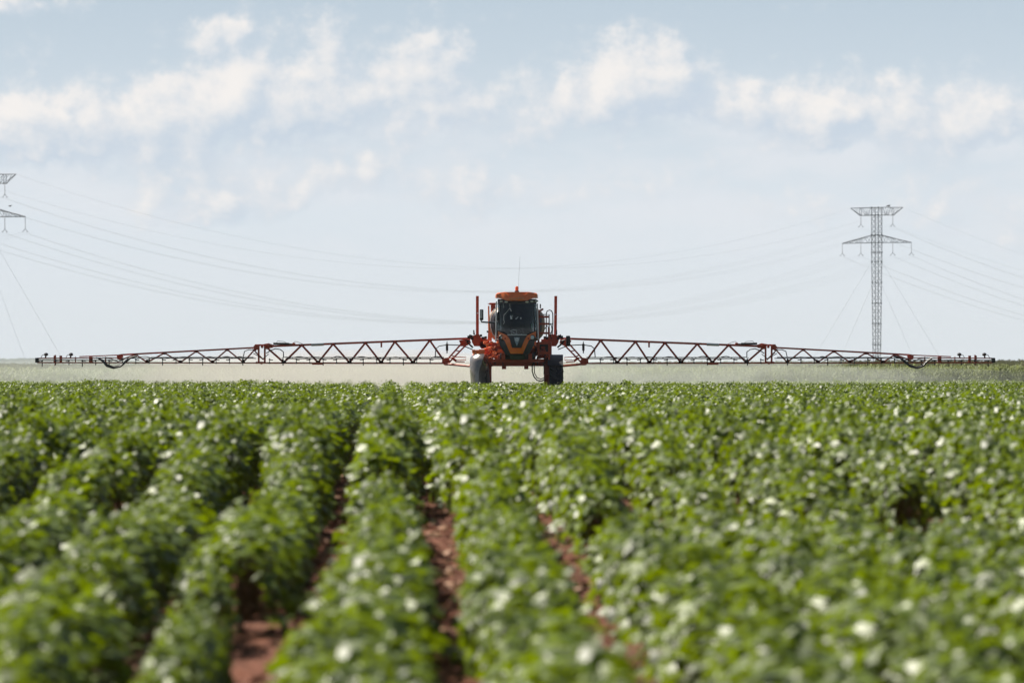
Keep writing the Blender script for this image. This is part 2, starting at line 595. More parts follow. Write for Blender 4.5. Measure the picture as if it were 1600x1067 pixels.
def cotton_clump(seed):
    rs = np.random.default_rng(seed)
    V, F, T, MI = [], [], [], []
    off = 0
    n = 275
    L = 1.0
    pl = rs.uniform(0, 1, 5)                         # plants along the piece of row
    ph = rs.uniform(.86, 1.10, 5)
    pw = rs.uniform(.85, 1.15, 5)
    y = rs.uniform(-.08, L + .08, n)
    own = np.argmin(np.abs(y[:, None] - (np.arange(5) + .5 + (pl - .5) * .5)[None, :] / 5), axis=1)
    th = rs.uniform(-.12, math.pi + .12, n)
    rad = 1 - .38 * rs.uniform(0, 1, n) ** 2.2
    W, H = .29 * pw[own], .80 * ph[own]
    cx = np.sign(np.cos(th)) * np.abs(np.cos(th)) ** .8
    sz = np.sign(np.sin(th)) * np.abs(np.sin(th)) ** .65
    x = W * cx * rad + rs.normal(0, .018, n)
    z = .14 + (H - .14) * np.maximum(sz, -.05) * rad + rs.normal(0, .022, n)
    # shoots that stand proud of the canopy
    k = rs.integers(0, n, 34)
    x[k] = rs.normal(0, .13, len(k))
    z[k] = H[k] + rs.uniform(.0, .09, len(k))
    nrm = np.stack([cx * .75, rs.normal(0, .15, n), np.maximum(sz, 0) * .7 + .45], 1)
    nrm += rs.normal(0, .52, (n, 3))
    nrm[:, 2] = np.abs(nrm[:, 2]) + .08
    nrm /= np.linalg.norm(nrm, axis=1, keepdims=True)
    ax, ay = frames(nrm, rs)
    s = rs.uniform(.078, .152, n)
    s[k] *= .6
    for i in range(n):
        P = LEAF.copy()
        P[:, 2] *= rs.uniform(.1, 1.1)
        w = P[:, :1] * ax[i] + P[:, 1:2] * ay[i] + P[:, 2:] * nrm[i]
        V.append(np.array([x[i], y[i], z[i]]) + w * s[i])
        F.append(LF + off)
        off += len(LEAF)
        T += [float(np.clip(rs.normal(.45, .28), 0, 1))] * len(LEAF)
        MI += [0] * len(LF)
    for p in range(5):                               # stems and petioles
        y0 = (p + .5 + (pl[p] - .5) * .5) / 5
        for q in range(9):
            a = np.array([rs.normal(0, .02), y0, rs.uniform(.02, .4)]) if q else np.array([0, y0, -.05])
            bq = np.array([rs.normal(0, .2), y0 + rs.normal(0, .08), rs.uniform(.45, .72)]) if q else np.array([0.02, y0, .68 * ph[p]])
            r = .004 if q else .008
            pts = [a + [-r, 0, 0], a + [r, 0, 0], bq + [r * .6, 0, 0], bq + [-r * .6, 0, 0], a + [0, r, 0], bq + [0, r, 0]]
            V.append(np.array(pts))
            F.append(np.array([(0, 1, 2), (0, 2, 3), (0, 4, 5), (0, 5, 3)]) + off)
            off += 6
            T += [.5] * 6
            MI += [1] * 4
    return bake_mesh('cotton_row_piece', np.concatenate(V), np.concatenate(F), T, [M_leaf, M_stem], MI)


def maize_patch(seed):
    rs = np.random.default_rng(seed)
    V, F, T, MI = [], [], [], []
    off = 0

    def strip(pts, wid, side, tone, mi):
        nonlocal off
        for p, w in zip(pts, wid):
            V.append(np.array([p - side * w, p + side * w]))
        m = len(pts)
        for k in range(m - 1):
            F.append(np.array([(off + 2 * k, off + 2 * k + 1, off + 2 * k + 3), (off + 2 * k, off + 2 * k + 3, off + 2 * k + 2)]))
            MI.extend([mi, mi])
        T.extend([tone] * (2 * m))
        off += 2 * m

    for p in range(22):
        px, py = rs.uniform(-1, 1), (p % 4) * .5 - .75 + rs.normal(0, .05)
        h = rs.uniform(1.85, 2.15)
        b0 = np.array([px, py, 0])
        for sd_ in (np.array([1., 0, 0]), np.array([0, 1., 0])):
            strip([b0, b0 + [0, 0, h]], [.014, .009], sd_, .4, 0)
        for q in range(11):
            a = rs.uniform(0, 2 * math.pi)
            d = np.array([math.cos(a), math.sin(a), 0])
            sdv = np.array([-math.sin(a), math.cos(a), 0])
            z0 = .25 + (h - .35) * q / 10
            ln = rs.uniform(.45, .75)
            pts = [b0 + [0, 0, z0] + d * ln * u + np.array([0, 0, 1]) * (ln * (1.0 * u - 1.15 * u * u)) for u in (0, .3, .6, 1)]
            strip(pts, [.02, .045, .04, .005], sdv, float(np.clip(rs.normal(.3 + .4 * q / 10, .2), 0, 1)), 0)
        for q in range(6):
            d = rs.normal(0, .07, 3)
            d[2] = .24
            strip([b0 + [0, 0, h], b0 + [0, 0, h] + d], [.012, .008], np.array([1., 0, 0]), .6, 1)
    return bake_mesh('maize_patch', np.concatenate(V), np.concatenate(F), T, [M_corn, M_tass], MI)


def scatter(name, variants, pos, rot, scl, idx):
    """one object whose points carry instances of the variants (geometry nodes)"""
    me = bpy.data.meshes.new(name)
    me.vertices.add(len(pos))
    me.vertices.foreach_set('co', np.asarray(pos, np.float32).ravel())
    for nm, ty, key, val in (('rot', 'FLOAT_VECTOR', 'vector', rot), ('scl', 'FLOAT_VECTOR', 'vector', scl), ('idx', 'INT', 'value', idx)):
        a = me.attributes.new(nm, ty, 'POINT')
        a.data.foreach_set(key, np.asarray(val, np.float32 if ty != 'INT' else np.int32).ravel())
    o = bpy.data.objects.new(name, me)
    COL.objects.link(o)
    lib = bpy.data.collections.new(name + '_pieces')
    for q in variants:
        lib.objects.link(q)
    ng = bpy.data.node_groups.new(name + '_scatter', 'GeometryNodeTree')
    ng.interface.new_socket('Geometry', in_out='INPUT', socket_type='NodeSocketGeometry')
    ng.interface.new_socket('Geometry', in_out='OUTPUT', socket_type='NodeSocketGeometry')
    gi, go = ng.nodes.new('NodeGroupInput'), ng.nodes.new('NodeGroupOutput')
    ci = ng.nodes.new('GeometryNodeCollectionInfo')
    ci.inputs['Collection'].default_value = lib
    ci.inputs['Separate Children'].default_value = True
    ci.inputs['Reset Children'].default_value = True
    ip = ng.nodes.new('GeometryNodeInstanceOnPoints')
    ip.inputs['Pick Instance'].default_value = True

    def named(nm, ty):
        q = ng.nodes.new('GeometryNodeInputNamedAttribute')
        q.data_type = ty
        q.inputs['Name'].default_value = nm
        return next(s for s in q.outputs if s.enabled and s.name == 'Attribute')
    L = ng.links
    L.new(gi.outputs[0], ip.inputs['Points'])
    L.new(ci.outputs[0], ip.inputs['Instance'])
    L.new(named('idx', 'INT'), ip.inputs['Instance Index'])
    er = ng.nodes.new('FunctionNodeEulerToRotation')
    L.new(named('rot', 'FLOAT_VECTOR'), er.inputs[0])
    L.new(er.outputs[0], ip.inputs['Rotation'])
    L.new(named('scl', 'FLOAT_VECTOR'), ip.inputs['Scale'])
    L.new(ip.outputs[0], go.inputs[0])
    mod = o.modifiers.new('scatter', 'NODES')
    mod.node_group = ng
    return o


ROW = .90                # row spacing
RX0 = -.06               # first row's x at y = 0
RSL = -.0212             # rows head slightly left of the view
SX = (807 - 800) / FPX * DS
NV = 9
pos, rot, scl, idx = [], [], [], []
for i in range(-42, 50):
    y = 17.0 + random.random()
    ph_ = random.uniform(0, 9)
    while y < 335:
        x = RX0 + ROW * i + RSL * y
        half = .098 * y + 4.0
        st = .93
        if abs(x) < half:
            h = float(np.interp(y, [20, 38, 44, 50, 57, 150], [.82, .80, .62, .84, .98, .82]))
            wv = mnoise.noise(Vector((x * .35, y * .16, 2.2)))
            h *= 1 + .22 * wv + random.uniform(-.09, .09)
            w = (1 + .42 * mnoise.noise(Vector((i * 3.3, y * .33, 8)))) * random.uniform(.90, 1.10) * float(np.interp(y, [20, 38, 44, 50, 60, 90, 140], [1.02, .95, .82, .84, .90, .98, 1.06]))
            if i == -1 and y < 37:                      # thin patch of the row left of the first gap
                x -= .20
                w *= .60
                h *= .80
            if y < 46 and i in (0, 1, 2):
                x += (-.05, -.02, .09)[i]
                w *= (1.0, .88, 1.0)[i]
            skip = i == -1 and (y < 27.0 or 31.5 < y < 35.5)
            for wx in (749, 867):                      # the sprayer's wheel tracks
                if abs(x - (wx - 800) / FPX * DS) < .42 and DS - 1.6 < y < DS + 4.8:
                    skip = True
            if 50 < y < 125 and mnoise.noise(Vector((i * 1.7, y * .16, 4.4))) > .42:
                skip = True
            if (i == 5 and 45 < y < 48) or (i == 2 and 43 < y < 47) or (i == 3 and 50 < y < 53) or (i == -4 and 43 < y < 48):
                skip = True
            if not skip and random.random() > .045:
                flip = random.random() < .5
                r = math.pi if flip else 0
                xx = x + random.uniform(-.055, .055) + .05 * math.sin(y * .25 + ph_)
                yy = y + (1.0 if flip else 0)
                pos.append((xx, yy, float(gz(xx, y))))
                rot.append((0, 0, r + math.atan(-RSL) + random.uniform(-.04, .04)))
                scl.append((w, random.uniform(.97, 1.08), h))
                idx.append(random.randrange(NV))
        y += st
cotton = scatter('cotton_crop', [cotton_clump(100 + k) for k in range(NV)], pos, rot, scl, idx)
tag(cotton, 'leafy green cotton crop in long rows over red soil', 'cotton crop', kind='stuff')
print('cotton pieces', len(pos))

# clods and leaf litter on the bare strips
def clod(seed):
    rs = np.random.default_rng(seed)
    bm = bmesh.new()
    bmesh.ops.create_icosphere(bm, subdivisions=2, radius=1)
    for v in bm.verts:
        v.co *= 1 + .45 * mnoise.noise(v.co * 1.3 + Vector((seed, 0, 0)))
        v.co.z *= .6
    me = bpy.data.meshes.new('clod')
    bm.to_mesh(me)
    bm.free()
    me.materials.append(M_soil if seed != 6 else M_litter)
    return bpy.data.objects.new('clod', me)


M_litter = material('dry_leaf_litter', (.24, .12, .06), .7)
pos, rot, scl, idx = [], [], [], []
for _ in range(16000):
    y = random.uniform(26, 75)
    i = random.randrange(-4, 6)
    x = RX0 + ROW * (i + .5) + RSL * y + random.gauss(0, .17)
    s_ = random.uniform(.008, .035) if random.random() < .9 else random.uniform(.03, .055)
    pos.append((x, y, float(gz(x, y)) + s_ * .2))
    rot.append((random.uniform(-.3, .3), random.uniform(-.3, .3), random.uniform(0, 6.28)))
    scl.append((s_ * random.uniform(.8, 1.4), s_, s_ * random.uniform(.4, 1)))
    idx.append(random.randrange(6))
clods = scatter('soil_clods', [clod(k) for k in range(1, 7)], pos, rot, scl, idx)
tag(clods, 'red clods and dry leaf litter strewn between the cotton rows', 'soil clods', kind='stuff')

pos, rot, scl, idx = [], [], [], []
y = 432.0
while y < 520:
    x = -84.0
    while x < 88:
        if y < 456 or random.random() < .6:
            xx, yy = x + random.uniform(-.3, .3), y + random.uniform(-.3, .3)
            g = float(gz(xx, yy))
            tgt = EYE + (HOR - np.interp(800 + xx / yy * FPX, [0, 800, 1600], [572.4, 571.0, 566.5])) / FPX * yy
            pos.append((xx, yy, g))
            rot.append((0, 0, random.choice([0, math.pi])))
            k = (tgt - g) / 2.17 * (random.uniform(.95, 1.03) + .03 * mnoise.noise(Vector((xx * .12, y * .1, 0))))
            scl.append((1.05, 1, k))
            idx.append(random.randrange(5))
        x += 2.0
    y += 2.2 if y < 456 else 6
maize = scatter('maize_crop', [maize_patch(300 + k) for k in range(5)], pos, rot, scl, idx)
tag(maize, 'pale olive band of tall maize behind the cotton field', 'maize crop', kind='stuff')


# ---------------------------------------------------------------- the sprayer
RZ = float(gz(SX, DS)) + .03
spr = empty('field_sprayer', (SX, DS, RZ))
tag(spr, 'orange self propelled crop sprayer with wide boom wings unfolded over the cotton', 'crop sprayer')


def P(px, py, d=0.0):
    """photo position at depth DS + d, in metres from the sprayer's base"""
    Y = DS + d
    return Vector(((px - 800) / FPX * Y - SX, d, EYE + (HOR - py) / FPX * Y - RZ))


def XZ(pts, d):
    return [(P(a, b, d).x, P(a, b, d).z) for a, b in pts]


def plate(mb, pts, d, th=.03):
    mb.prism(XZ(pts, d), d, d + th)


CX = P(807.5, 500, -2).x


def front(x, z):                                        # curved nose of the cab
    return -2.05 + .42 * (abs(x - CX) / .78) ** 2.2 + .10 * max(0.0, z - 2.9)


def lower_front(x, z):
    return -2.12 + .40 * (abs(x - CX) / .78) ** 2.2 + .25 * max(0.0, 2.2 - z)


# cab: dark shell behind the panels, pillars, floor, back wall
cab = MB()
D = -1.35
pl_ = P(778, 468, D); pr_ = P(837, 468, D)
x0, x1 = P(778.5, 500, D).x, P(836.5, 500, D).x
zt, zs, zb = P(0, 469, D).z, P(0, 524, D).z, P(0, 555, D).z
cab.prism([(x0, zs), (x1, zs), (P(834, 0, D).x, P(0, 540, D).z), (P(824, 0, D).x, zb), (P(791, 0, D).x, zb), (P(781, 0, D).x, P(0, 540, D).z)], -1.60, -.35)
cab.panel(XZ([(780, 526), (836, 526), (835, 537), (827, 553), (789, 553), (781, 537)], -2), lambda x, z: lower_front(x, z) + .05, .3)
cab.box(x0, x1, -.42, -.36, zs, zt, .01)                 # back wall
for xx in (x0, x1 - .05):
    cab.box(xx, xx + .05, -1.62, -1.50, zs, zt, .012)
    cab.box(xx, xx + .05, -.50, -.40, zs, zt, .012)
cab.box(x0, x1, -1.62, -.40, zt - .04, zt, .01)
cab.panel(XZ([(777.5, 467), (838.5, 467), (838.3, 475), (777.8, 475)], -2), lambda x, z: front(x, z) - .01, .05)   # visor band over the glass
cab_o = cab.build('cab', M_nav, spr, smooth=True)
MB().panel(XZ([(777.8, 475), (838.3, 475), (838, 516), (824, 521.5), (792, 521.5), (777.5, 516)], -2), front, .012).build('windshield', M_glass, cab_o, smooth=True)
# wiper, small stickers and strips on the glass, the green one drawn as a reflection


def onglass(a, b_, off=.02):
    q = P(a, b_, -2)
    return Vector((q.x, front(q.x, q.z) - off, q.z))


MB().path([onglass(804, 520.5, .03), onglass(797, 516.5, .03), onglass(801.5, 515.3, .03), onglass(808, 516.8, .03), onglass(805.5, 522, .03)], .011, 5).build('wiper', M_pale, cab_o)
MB().path([onglass(796.6, 474.5), onglass(796.8, 481), onglass(791, 488.5), onglass(787.4, 492.5), onglass(787.0, 500), onglass(788.2, 503), onglass(786.5, 506.5)], .012, 5).tube(onglass(797.0, 482), onglass(799.0, 486.5), .02, 5).build('roof_cable', M_pale, cab_o)
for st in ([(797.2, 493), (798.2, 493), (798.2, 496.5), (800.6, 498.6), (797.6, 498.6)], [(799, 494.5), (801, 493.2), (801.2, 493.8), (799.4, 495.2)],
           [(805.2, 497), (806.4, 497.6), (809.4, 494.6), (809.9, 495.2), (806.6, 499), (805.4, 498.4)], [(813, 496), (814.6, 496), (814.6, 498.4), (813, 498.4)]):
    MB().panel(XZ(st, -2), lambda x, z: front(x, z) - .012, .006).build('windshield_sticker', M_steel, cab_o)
MB().path([onglass(830.4, 505.5), onglass(830.6, 514)], .012, 5).build('strip_on_glass', M_green, cab_o)  # reflection in the glass modelled as a pale green strip
MB().path([onglass(786, 474), onglass(787, 481)], .010, 5).build('strip_on_glass', M_pale, cab_o)
for xx in (x0 + .004, x1 - .012):
    MB().box(xx, xx + .008, -1.50, -.50, zs + .02, zt - .05, 0).build('side_window', M_glass, cab_o)
# orange V of the nose
V_out = [(778.2, 517.5), (792, 523.8), (796.5, 530), (800, 543.6), (814.5, 543.6), (820, 530), (824, 523.8), (837.5, 517.8), (837.5, 527), (826.5, 531.5), (817, 552.6), (797.5, 552.6), (788, 531.5), (778.2, 527.5)]
fp = MB()
fp.panel(XZ(V_out, -2), lower_front, .05)
fp.build('front_panel', M_or, cab_o, smooth=True)
MB().panel(XZ([(793.5, 523.4), (822.6, 523.4), (813.6, 542.6), (801.2, 542.6)], -2), lambda x, z: lower_front(x, z) + .02, .05).build('hood_panel', M_nav, cab_o, smooth=True)
MB().panel(XZ([(792, 522.2), (824, 522.2), (822.8, 524.0), (793.4, 524.0)], -2), lambda x, z: lower_front(x, z) - .015, .04).build('hood_lip', M_pale, cab_o, smooth=True)
em = MB().panel(XZ([(803.2, 527.0), (812.0, 527.0), (811.2, 532), (807.6, 541.0), (804.0, 532)], -2), lambda x, z: lower_front(x, z) - .005, .03).build('emblem', M_embl, cab_o)
# the mark on the shield: a ring crossed by two strokes
mk = MB()
c0 = P(807.6, 530.3, -2.16)
ring = [c0 + Vector((.058 * math.cos(a), 0, .058 * math.sin(a))) for a in np.linspace(0, 2 * math.pi, 17)]
mk.path(ring, .011, 5)
mk.tube(c0 + Vector((-.04, 0, -.035)), c0 + Vector((.0, 0, .035)), .010, 5)
mk.tube(c0 + Vector((0.0, 0, -.035)), c0 + Vector((.04, 0, .035)), .010, 5)
mk.tube(c0 + Vector((-.03, 0, 0)), c0 + Vector((.035, 0, 0)), .008, 5)
mk.build('emblem_mark', M_emblw, cab_o)
for k, (hx, hy) in enumerate(((783.2, 527.4), (831.8, 527.2))):
    c = P(hx, hy, -1.99)
    yb = lower_front(c.x, c.z)
    h = MB().lathe((c.x, yb - .03, c.z), [(.098, .08), (.10, -.01), (.088, -.025), (.08, .0), (.078, .03)], 'Y', 20).build('headlight', M_lampb, cab_o, smooth=True)
    MB().lathe((c.x, yb - .03, c.z), [(.074 if k else .035, .03), (.07 if k else .033, -.012), (.03, -.022)], 'Y', 18).build('lamp_lens', M_lens, cab_o, smooth=True)
for xx in (789.5, 825.5):
    c = P(xx, 529, -2)
    MB().lathe((c.x, lower_front(c.x, c.z) - .004, c.z), [(.04, .03), (.04, -.006), (.03, -.01)], 'Y', 14).build('lamp_recess', M_rd, cab_o, smooth=True)
# pillars and handrails each side of the glass
for (a, b_) in (((775.8, 471), (774.6, 534)), ((839.6, 474), (841.0, 531))):
    r = MB()
    p0, p1 = P(*a, -1.75), P(*b_, -1.75)
    r.tube(p0, p1, .028, 8)
    for tt in (.06, .5, .94):
        q = p0.lerp(p1, tt)
        xin = x0 if a[0] < 800 else x1
        r.tube(q, Vector((xin, -1.56, q.z)), .016, 6)
    r.build('cab_handrail', M_steel, cab_o, smooth=True)
# inside the cab
MB().box(CX - .24, CX + .24, -1.0, -.62, zs - .3, zs + .02, .05).box(CX - .24, CX + .24, -.68, -.52, zs, zs + .75, .06).box(CX - .13, CX + .13, -.66, -.54, zs + .76, zs + .98, .05).build('driver_seat', M_seat, cab_o, smooth=True)
sw = MB()
c = Vector((CX, -1.38, zs + .10))
sw.path([c + Vector((.2 * math.cos(a), .14 * math.sin(a), .12 * math.sin(a))) for a in np.linspace(0, 2 * math.pi, 25)], .016, 6)
sw.tube(c, c + Vector((0, -.12, -.45)), .03, 8)
for a in (0.5, 2.6, 4.7):
    sw.tube(c, c + Vector((.2 * math.cos(a), .14 * math.sin(a), .12 * math.sin(a))), .010, 5)
sw.build('steering_wheel', M_pale, cab_o, smooth=True)
mo = MB().box(P(797, 0, -1.2).x, P(802, 0, -1.2).x, -1.22, -1.18, P(0, 498, -1.2).z, P(0, 491, -1.2).z, .01)
mo.path([P(788, 504, -1.3), P(789, 494, -1.3), P(795, 488, -1.25), P(797, 481, -1.2)], .014, 6)
mo.build('console_monitor', M_pale, cab_o)

# roof: a shallow shell with a lobe dipping over the middle of the glass
roof = MB()
outline = [(773.8, 464.8), (774.4, 460.3), (777, 457.6), (790, 456.4), (825, 456.4), (837, 457.6), (839.4, 460.3), (839.8, 464.8), (828, 467.3), (823, 469.6), (815, 470.2), (807, 469.0), (799, 470.2), (791, 469.6), (786, 467.3)]
roof.panel(XZ(outline, -2), lambda x, z: -2.26 + .45 * (abs(x - CX) / .8) ** 2.4 + .25 * max(0, z - 4.05), .30)
nA = 14
secs = []
for k, (dy, sx, zlo, zhi) in enumerate(((-2.02, .98, 465.0, 457.2), (-1.9, 1.0, 465.5, 456.2), (-1.2, 1.02, 465.5, 455.9), (-.55, 1.0, 465.5, 456.4), (-.32, .95, 464, 458.2))):
    w_ = (P(839.5, 0, -2).x - P(774.1, 0, -2).x) / 2 * sx
    zl, zh = P(0, zlo, -2).z, P(0, zhi, -2).z
    secs.append([(CX - w_, dy, zl), (CX - w_, dy, zl + .12), (CX - w_ * .93, dy, zh - .04), (CX - w_ * .6, dy, zh), (CX + w_ * .6, dy, zh), (CX + w_ * .93, dy, zh - .04), (CX + w_, dy, zl + .12), (CX + w_, dy, zl)])
vv = [p for s_ in secs for p in s_]
ff = []
for k in range(len(secs) - 1):
    for j in range(8):
        ff.append((k * 8 + j, k * 8 + (j + 1) % 8, (k + 1) * 8 + (j + 1) % 8, (k + 1) * 8 + j))
ff += [tuple(range(8)), tuple(range((len(secs) - 1) * 8, len(secs) * 8))[::-1]]
roof.raw(vv, ff)
for a in ((789, 458.5, 794, 462.3), (825, 458.5, 819, 462.0)):          # moulded creases on the front lip
    p0, p1 = P(a[0], a[1], -2.2), P(a[2], a[3], -2.25)
    roof.beam(p0, p1, .05, .05)
roof_o = roof.build('roof', M_or, spr, smooth=True)
# small raised lettering under the lobe
cu = bpy.data.curves.new('roof_lettering', 'FONT')
cu.body = 'JACTO'
cu.size = .13
cu.extrude = .006
cu.align_x = 'CENTER'
tmp = bpy.data.objects.new('tmp', cu)
COL.objects.link(tmp)
dg = bpy.context.evaluated_depsgraph_get()
me = bpy.data.meshes.new_from_object(tmp.evaluated_get(dg))
bpy.data.objects.remove(tmp)
me.materials.clear()
me.materials.append(M_letter)
lt = bpy.data.objects.new('lettering', me)
COL.objects.link(lt)
lt.parent = roof_o
pp = P(807.2, 468.0, -2.285)
lt.location = (pp.x, -2.285, pp.z)
lt.rotation_euler = (R(90), 0, 0)
lt.scale = (1.35, .8, 1)
for (wx, wy) in ((783.2, 470.8), (791.0, 471.6), (823.5, 471.8), (831.0, 470.8), (837.6, 470.2)):
    c = P(wx, wy, -2.0)
    yb = front(c.x, c.z) - .06
    w = MB().lathe((c.x, yb, c.z), [(.075, .06), (.078, 0), (.07, -.01)], 'Y', 14)
    for i_ in range(len(w.v)):
        q = w.v[i_]
        w.v[i_] = (c.x + (q[0] - c.x) * 1.1, q[1], c.z + (q[2] - c.z) * .62)
    w.build('work_light', M_lampb, roof_o, smooth=True)
    w2 = MB().lathe((c.x, yb, c.z), [(.062, .0), (.060, -.018), (.04, -.026)], 'Y', 14)
    for i_ in range(len(w2.v)):
        q = w2.v[i_]
        w2.v[i_] = (c.x + (q[0] - c.x) * 1.1, q[1], c.z + (q[2] - c.z) * .55)
    w2.build('work_light_lens', M_lens, roof_o, smooth=True)
c = P(807.6, 456.3, -1.3)
bz = c.z
MB().lathe((c.x, -1.3, bz), [(.085, 0), (.085, .04), (.055, .045)], 'Z', 16).build('beacon_base', M_lampb, roof_o, smooth=True)
MB().lathe((c.x, -1.3, bz + .045), [(.062, 0), (.065, .10), (.052, .15), (.02, .175)], 'Z', 16).build('beacon', M_amber, roof_o, smooth=True)
MB().path([P(810.0, 457, -1.0), P(810.6, 435, -1.0), P(812.6, 401, -1.0)], .0035, 5).build('antenna', M_blk, roof_o)

# mirror on its arm
mi = MB().box(P(749.6, 0, -1.7).x, P(755.4, 0, -1.7).x, -1.74, -1.62, P(0, 500.5, -1.7).z, P(0, 483.4, -1.7).z, .03).build('mirror', M_lampb, spr, smooth=True)
MB().box(P(750.4, 0, -1.7).x, P(754.5, 0, -1.7).x, -1.615, -1.605, P(0, 499.3, -1.7).z, P(0, 484.6, -1.7).z, 0).build('mirror_glass', M_mirr, mi)
MB().box(P(750.3, 0, -1.7).x, P(753.4, 0, -1.7).x, -1.752, -1.742, P(0, 497, -1.7).z, P(0, 485, -1.7).z, 0).build('mirror_back', M_pale, mi)
MB().path([P(751.5, 500, -1.68), P(752.3, 503, -1.68), P(757, 503.4, -1.68), P(766, 503.8, -1.65), P(778, 503.6, -1.6)], .03, 7).tube(P(764, 503.6, -1.64), P(778, 503.6, -1.56), .045, 8).build('mirror_arm', M_nav, mi, smooth=True)

# tank: wide barrel behind the cab, pale with a dark front
tk = MB()
tc_ = P(807, 507, .6)
Rt = (P(852, 0, .6).x - P(762.5, 0, .6).x) / 2
Ht = (P(0, 478, .6).z - P(0, 540, .6).z) / 2


def oval(rx, rz, y, n=36, e=.75):
    return [(tc_.x + math.copysign(abs(math.cos(a)) ** e, math.cos(a)) * rx, y, tc_.z + math.copysign(abs(math.sin(a)) ** e, math.sin(a)) * rz) for a in np.linspace(0, 2 * math.pi, n, endpoint=False)]


rings = [oval(Rt * .90, Ht * .92, .02), oval(Rt * .97, Ht * .98, .08), oval(Rt, Ht, .25), oval(Rt, Ht, 2.3), oval(Rt * .9, Ht * .9, 2.5)]
vv = [p for r_ in rings for p in r_]
ff = [(k * 36 + j, k * 36 + (j + 1) % 36, (k + 1) * 36 + (j + 1) % 36, (k + 1) * 36 + j) for k in range(4) for j in range(36)]
ff += [tuple(range(36)), tuple(range(144, 180))[::-1]]
tk.raw(vv, ff)
tank = tk.build('tank', M_tankl, spr, smooth=True)
td = MB()
rings = [oval(Rt * .55, Ht * .6, -.12), oval(Rt * .80, Ht * .84, -.08), oval(Rt * .885, Ht * .905, .012)]
vv = [p for r_ in rings for p in r_]
ff = [(k * 36 + j, k * 36 + (j + 1) % 36, (k + 1) * 36 + (j + 1) % 36, (k + 1) * 36 + j) for k in range(2) for j in range(36)]
ff += [tuple(range(36)), tuple(range(72, 108))[::-1]]
td.raw(vv, ff)
td.build('tank_front', M_tankd, tank, smooth=True)
a = P(770.5, 0, .4).x
td = MB().lathe((a, .4, P(0, 484, .4).z), [(.09, -.12), (.09, .18)], 'Z', 14).box(a - .15, a + .14, .25, .55, P(0, 476.4, .4).z, P(0, 473.2, .4).z, .02).box(a - .20, a + .0, .30, .50, P(0, 475.2, .4).z, P(0, 474.2, .4).z, .0)
td.build('filler_neck', M_rd, tank, smooth=True)
MB().tube(P(844.2, 482, .5), P(844.4, 475, .5), .025, 7).build('breather_pipe', M_lampb, tank)
# hood over the engine behind the tank
MB().box(-.75, .75, 2.65, 4.1, 1.75, 2.75, .12).box(-.6, .6, 4.1, 4.25, 1.8, 2.6, .05).build('engine_hood', M_or, spr, smooth=True)
# orange clip and hose arc left of the cab
MB().beam(P(765.0, 533, -.2), P(766.0, 519, -.2), .16, .10, (0, 1, 0)).tube(P(764, 520, -.2), P(763.5, 478, -.1), .03, 8).build('tank_bracket', M_or, spr, smooth=True)
MB().path([P(773, 482, -.3), P(768.5, 490, -.35), P(766.5, 500, -.35), P(766.8, 512, -.35), P(770, 522, -.35), P(775, 527, -.35)], .016, 6).build('tank_hose', M_steel, spr, smooth=True)
MB().tube(P(760.5, 518.2, -.3), P(763.5, 518.2, -.3), .04, 8).build('side_lamp', M_lampb, spr)

# chassis
ch = MB()
zA, zB = P(0, 561, 0).z, P(0, 571.5, 0).z
ch.beam(P(757, 569.0, -.3), P(850, 569.0, -.3), .22, .15)           # lower cross beam
ch.beam(P(764, 563.3, -.9), P(850, 563.3, -.9), .16, .12)           # upper front beam
ch.beam(P(757, 550, -.2), P(857, 550, -.2), .5, .28)
for sx in (-.5, .5):
    ch.beam((CX + sx, -1.4, zB + .35), (CX + sx, 4.6, zB + .35), .14, .24)
for yy in (1.2, 2.8, 4.4):
    ch.beam((CX - .5, yy, zB + .35), (CX + .5, yy, zB + .35), .12, .18)
ch.box(CX - .72, CX + .7, -.9, .2, zB + .12, zB + .42, .03)
for pxx in (787.5, 822.3):
    a_ = P(pxx, 0, -.3).x
    ch.box(a_ - .08, a_ + .08, -.36, -.22, P(0, 576.8, -.3).z, P(0, 571, -.3).z, .01)
ch.box(P(760, 0, .3).x, P(785, 0, .3).x, -.4, .5, P(0, 556, 0).z, P(0, 536, 0).z, .04)
ch.box(P(838, 0, .3).x, P(862, 0, .3).x, -.1, .6, P(0, 556, 0).z, P(0, 534, 0).z, .04)
ch.build('chassis', M_rd, spr, smooth=True)
# machinery clutter on the two shoulders of the chassis: valves, pipes, lugs
rnd = random.Random(5)
for side, (pxa, pxb, pya, pyb) in enumerate(((757, 786, 534, 566), (838, 858, 540, 566))):
    g = MB()
    for k in range(46):
        c = P(rnd.uniform(pxa, pxb), rnd.uniform(pya, pyb), -.55 + rnd.uniform(-.2, .25))
        t_ = rnd.random()
        if t_ < .4:
            s_ = rnd.uniform(.03, .09)
            g.box(c.x - s_, c.x + s_, c.y - s_, c.y + s_, c.z - s_ * .7, c.z + s_ * .7, .012)
        elif t_ < .7:
            g.tube(c, c + Vector((rnd.uniform(-.35, .35), rnd.uniform(-.05, .05), rnd.uniform(-.2, .2))), rnd.uniform(.015, .035), 7)
        else:
            g.lathe((c.x, c.y, c.z), [(.05, -.05), (.06, 0), (.05, .05)], 'Y', 12)
    g.build('valve_block', M_or if side == 0 else M_rd, spr, smooth=True)
    g = MB()
    for k in range(12):
        c = P(rnd.uniform(pxa, pxb), rnd.uniform(pya, pyb), -.62)
        e_ = c + Vector((rnd.uniform(-.3, .3), .1, rnd.uniform(-.25, .1)))
        g.path([c, c.lerp(e_, .5) + Vector((0, -.05, -.12)), e_], .014, 6)
    g.build('hydraulic_hoses', M_blk, spr, smooth=True)
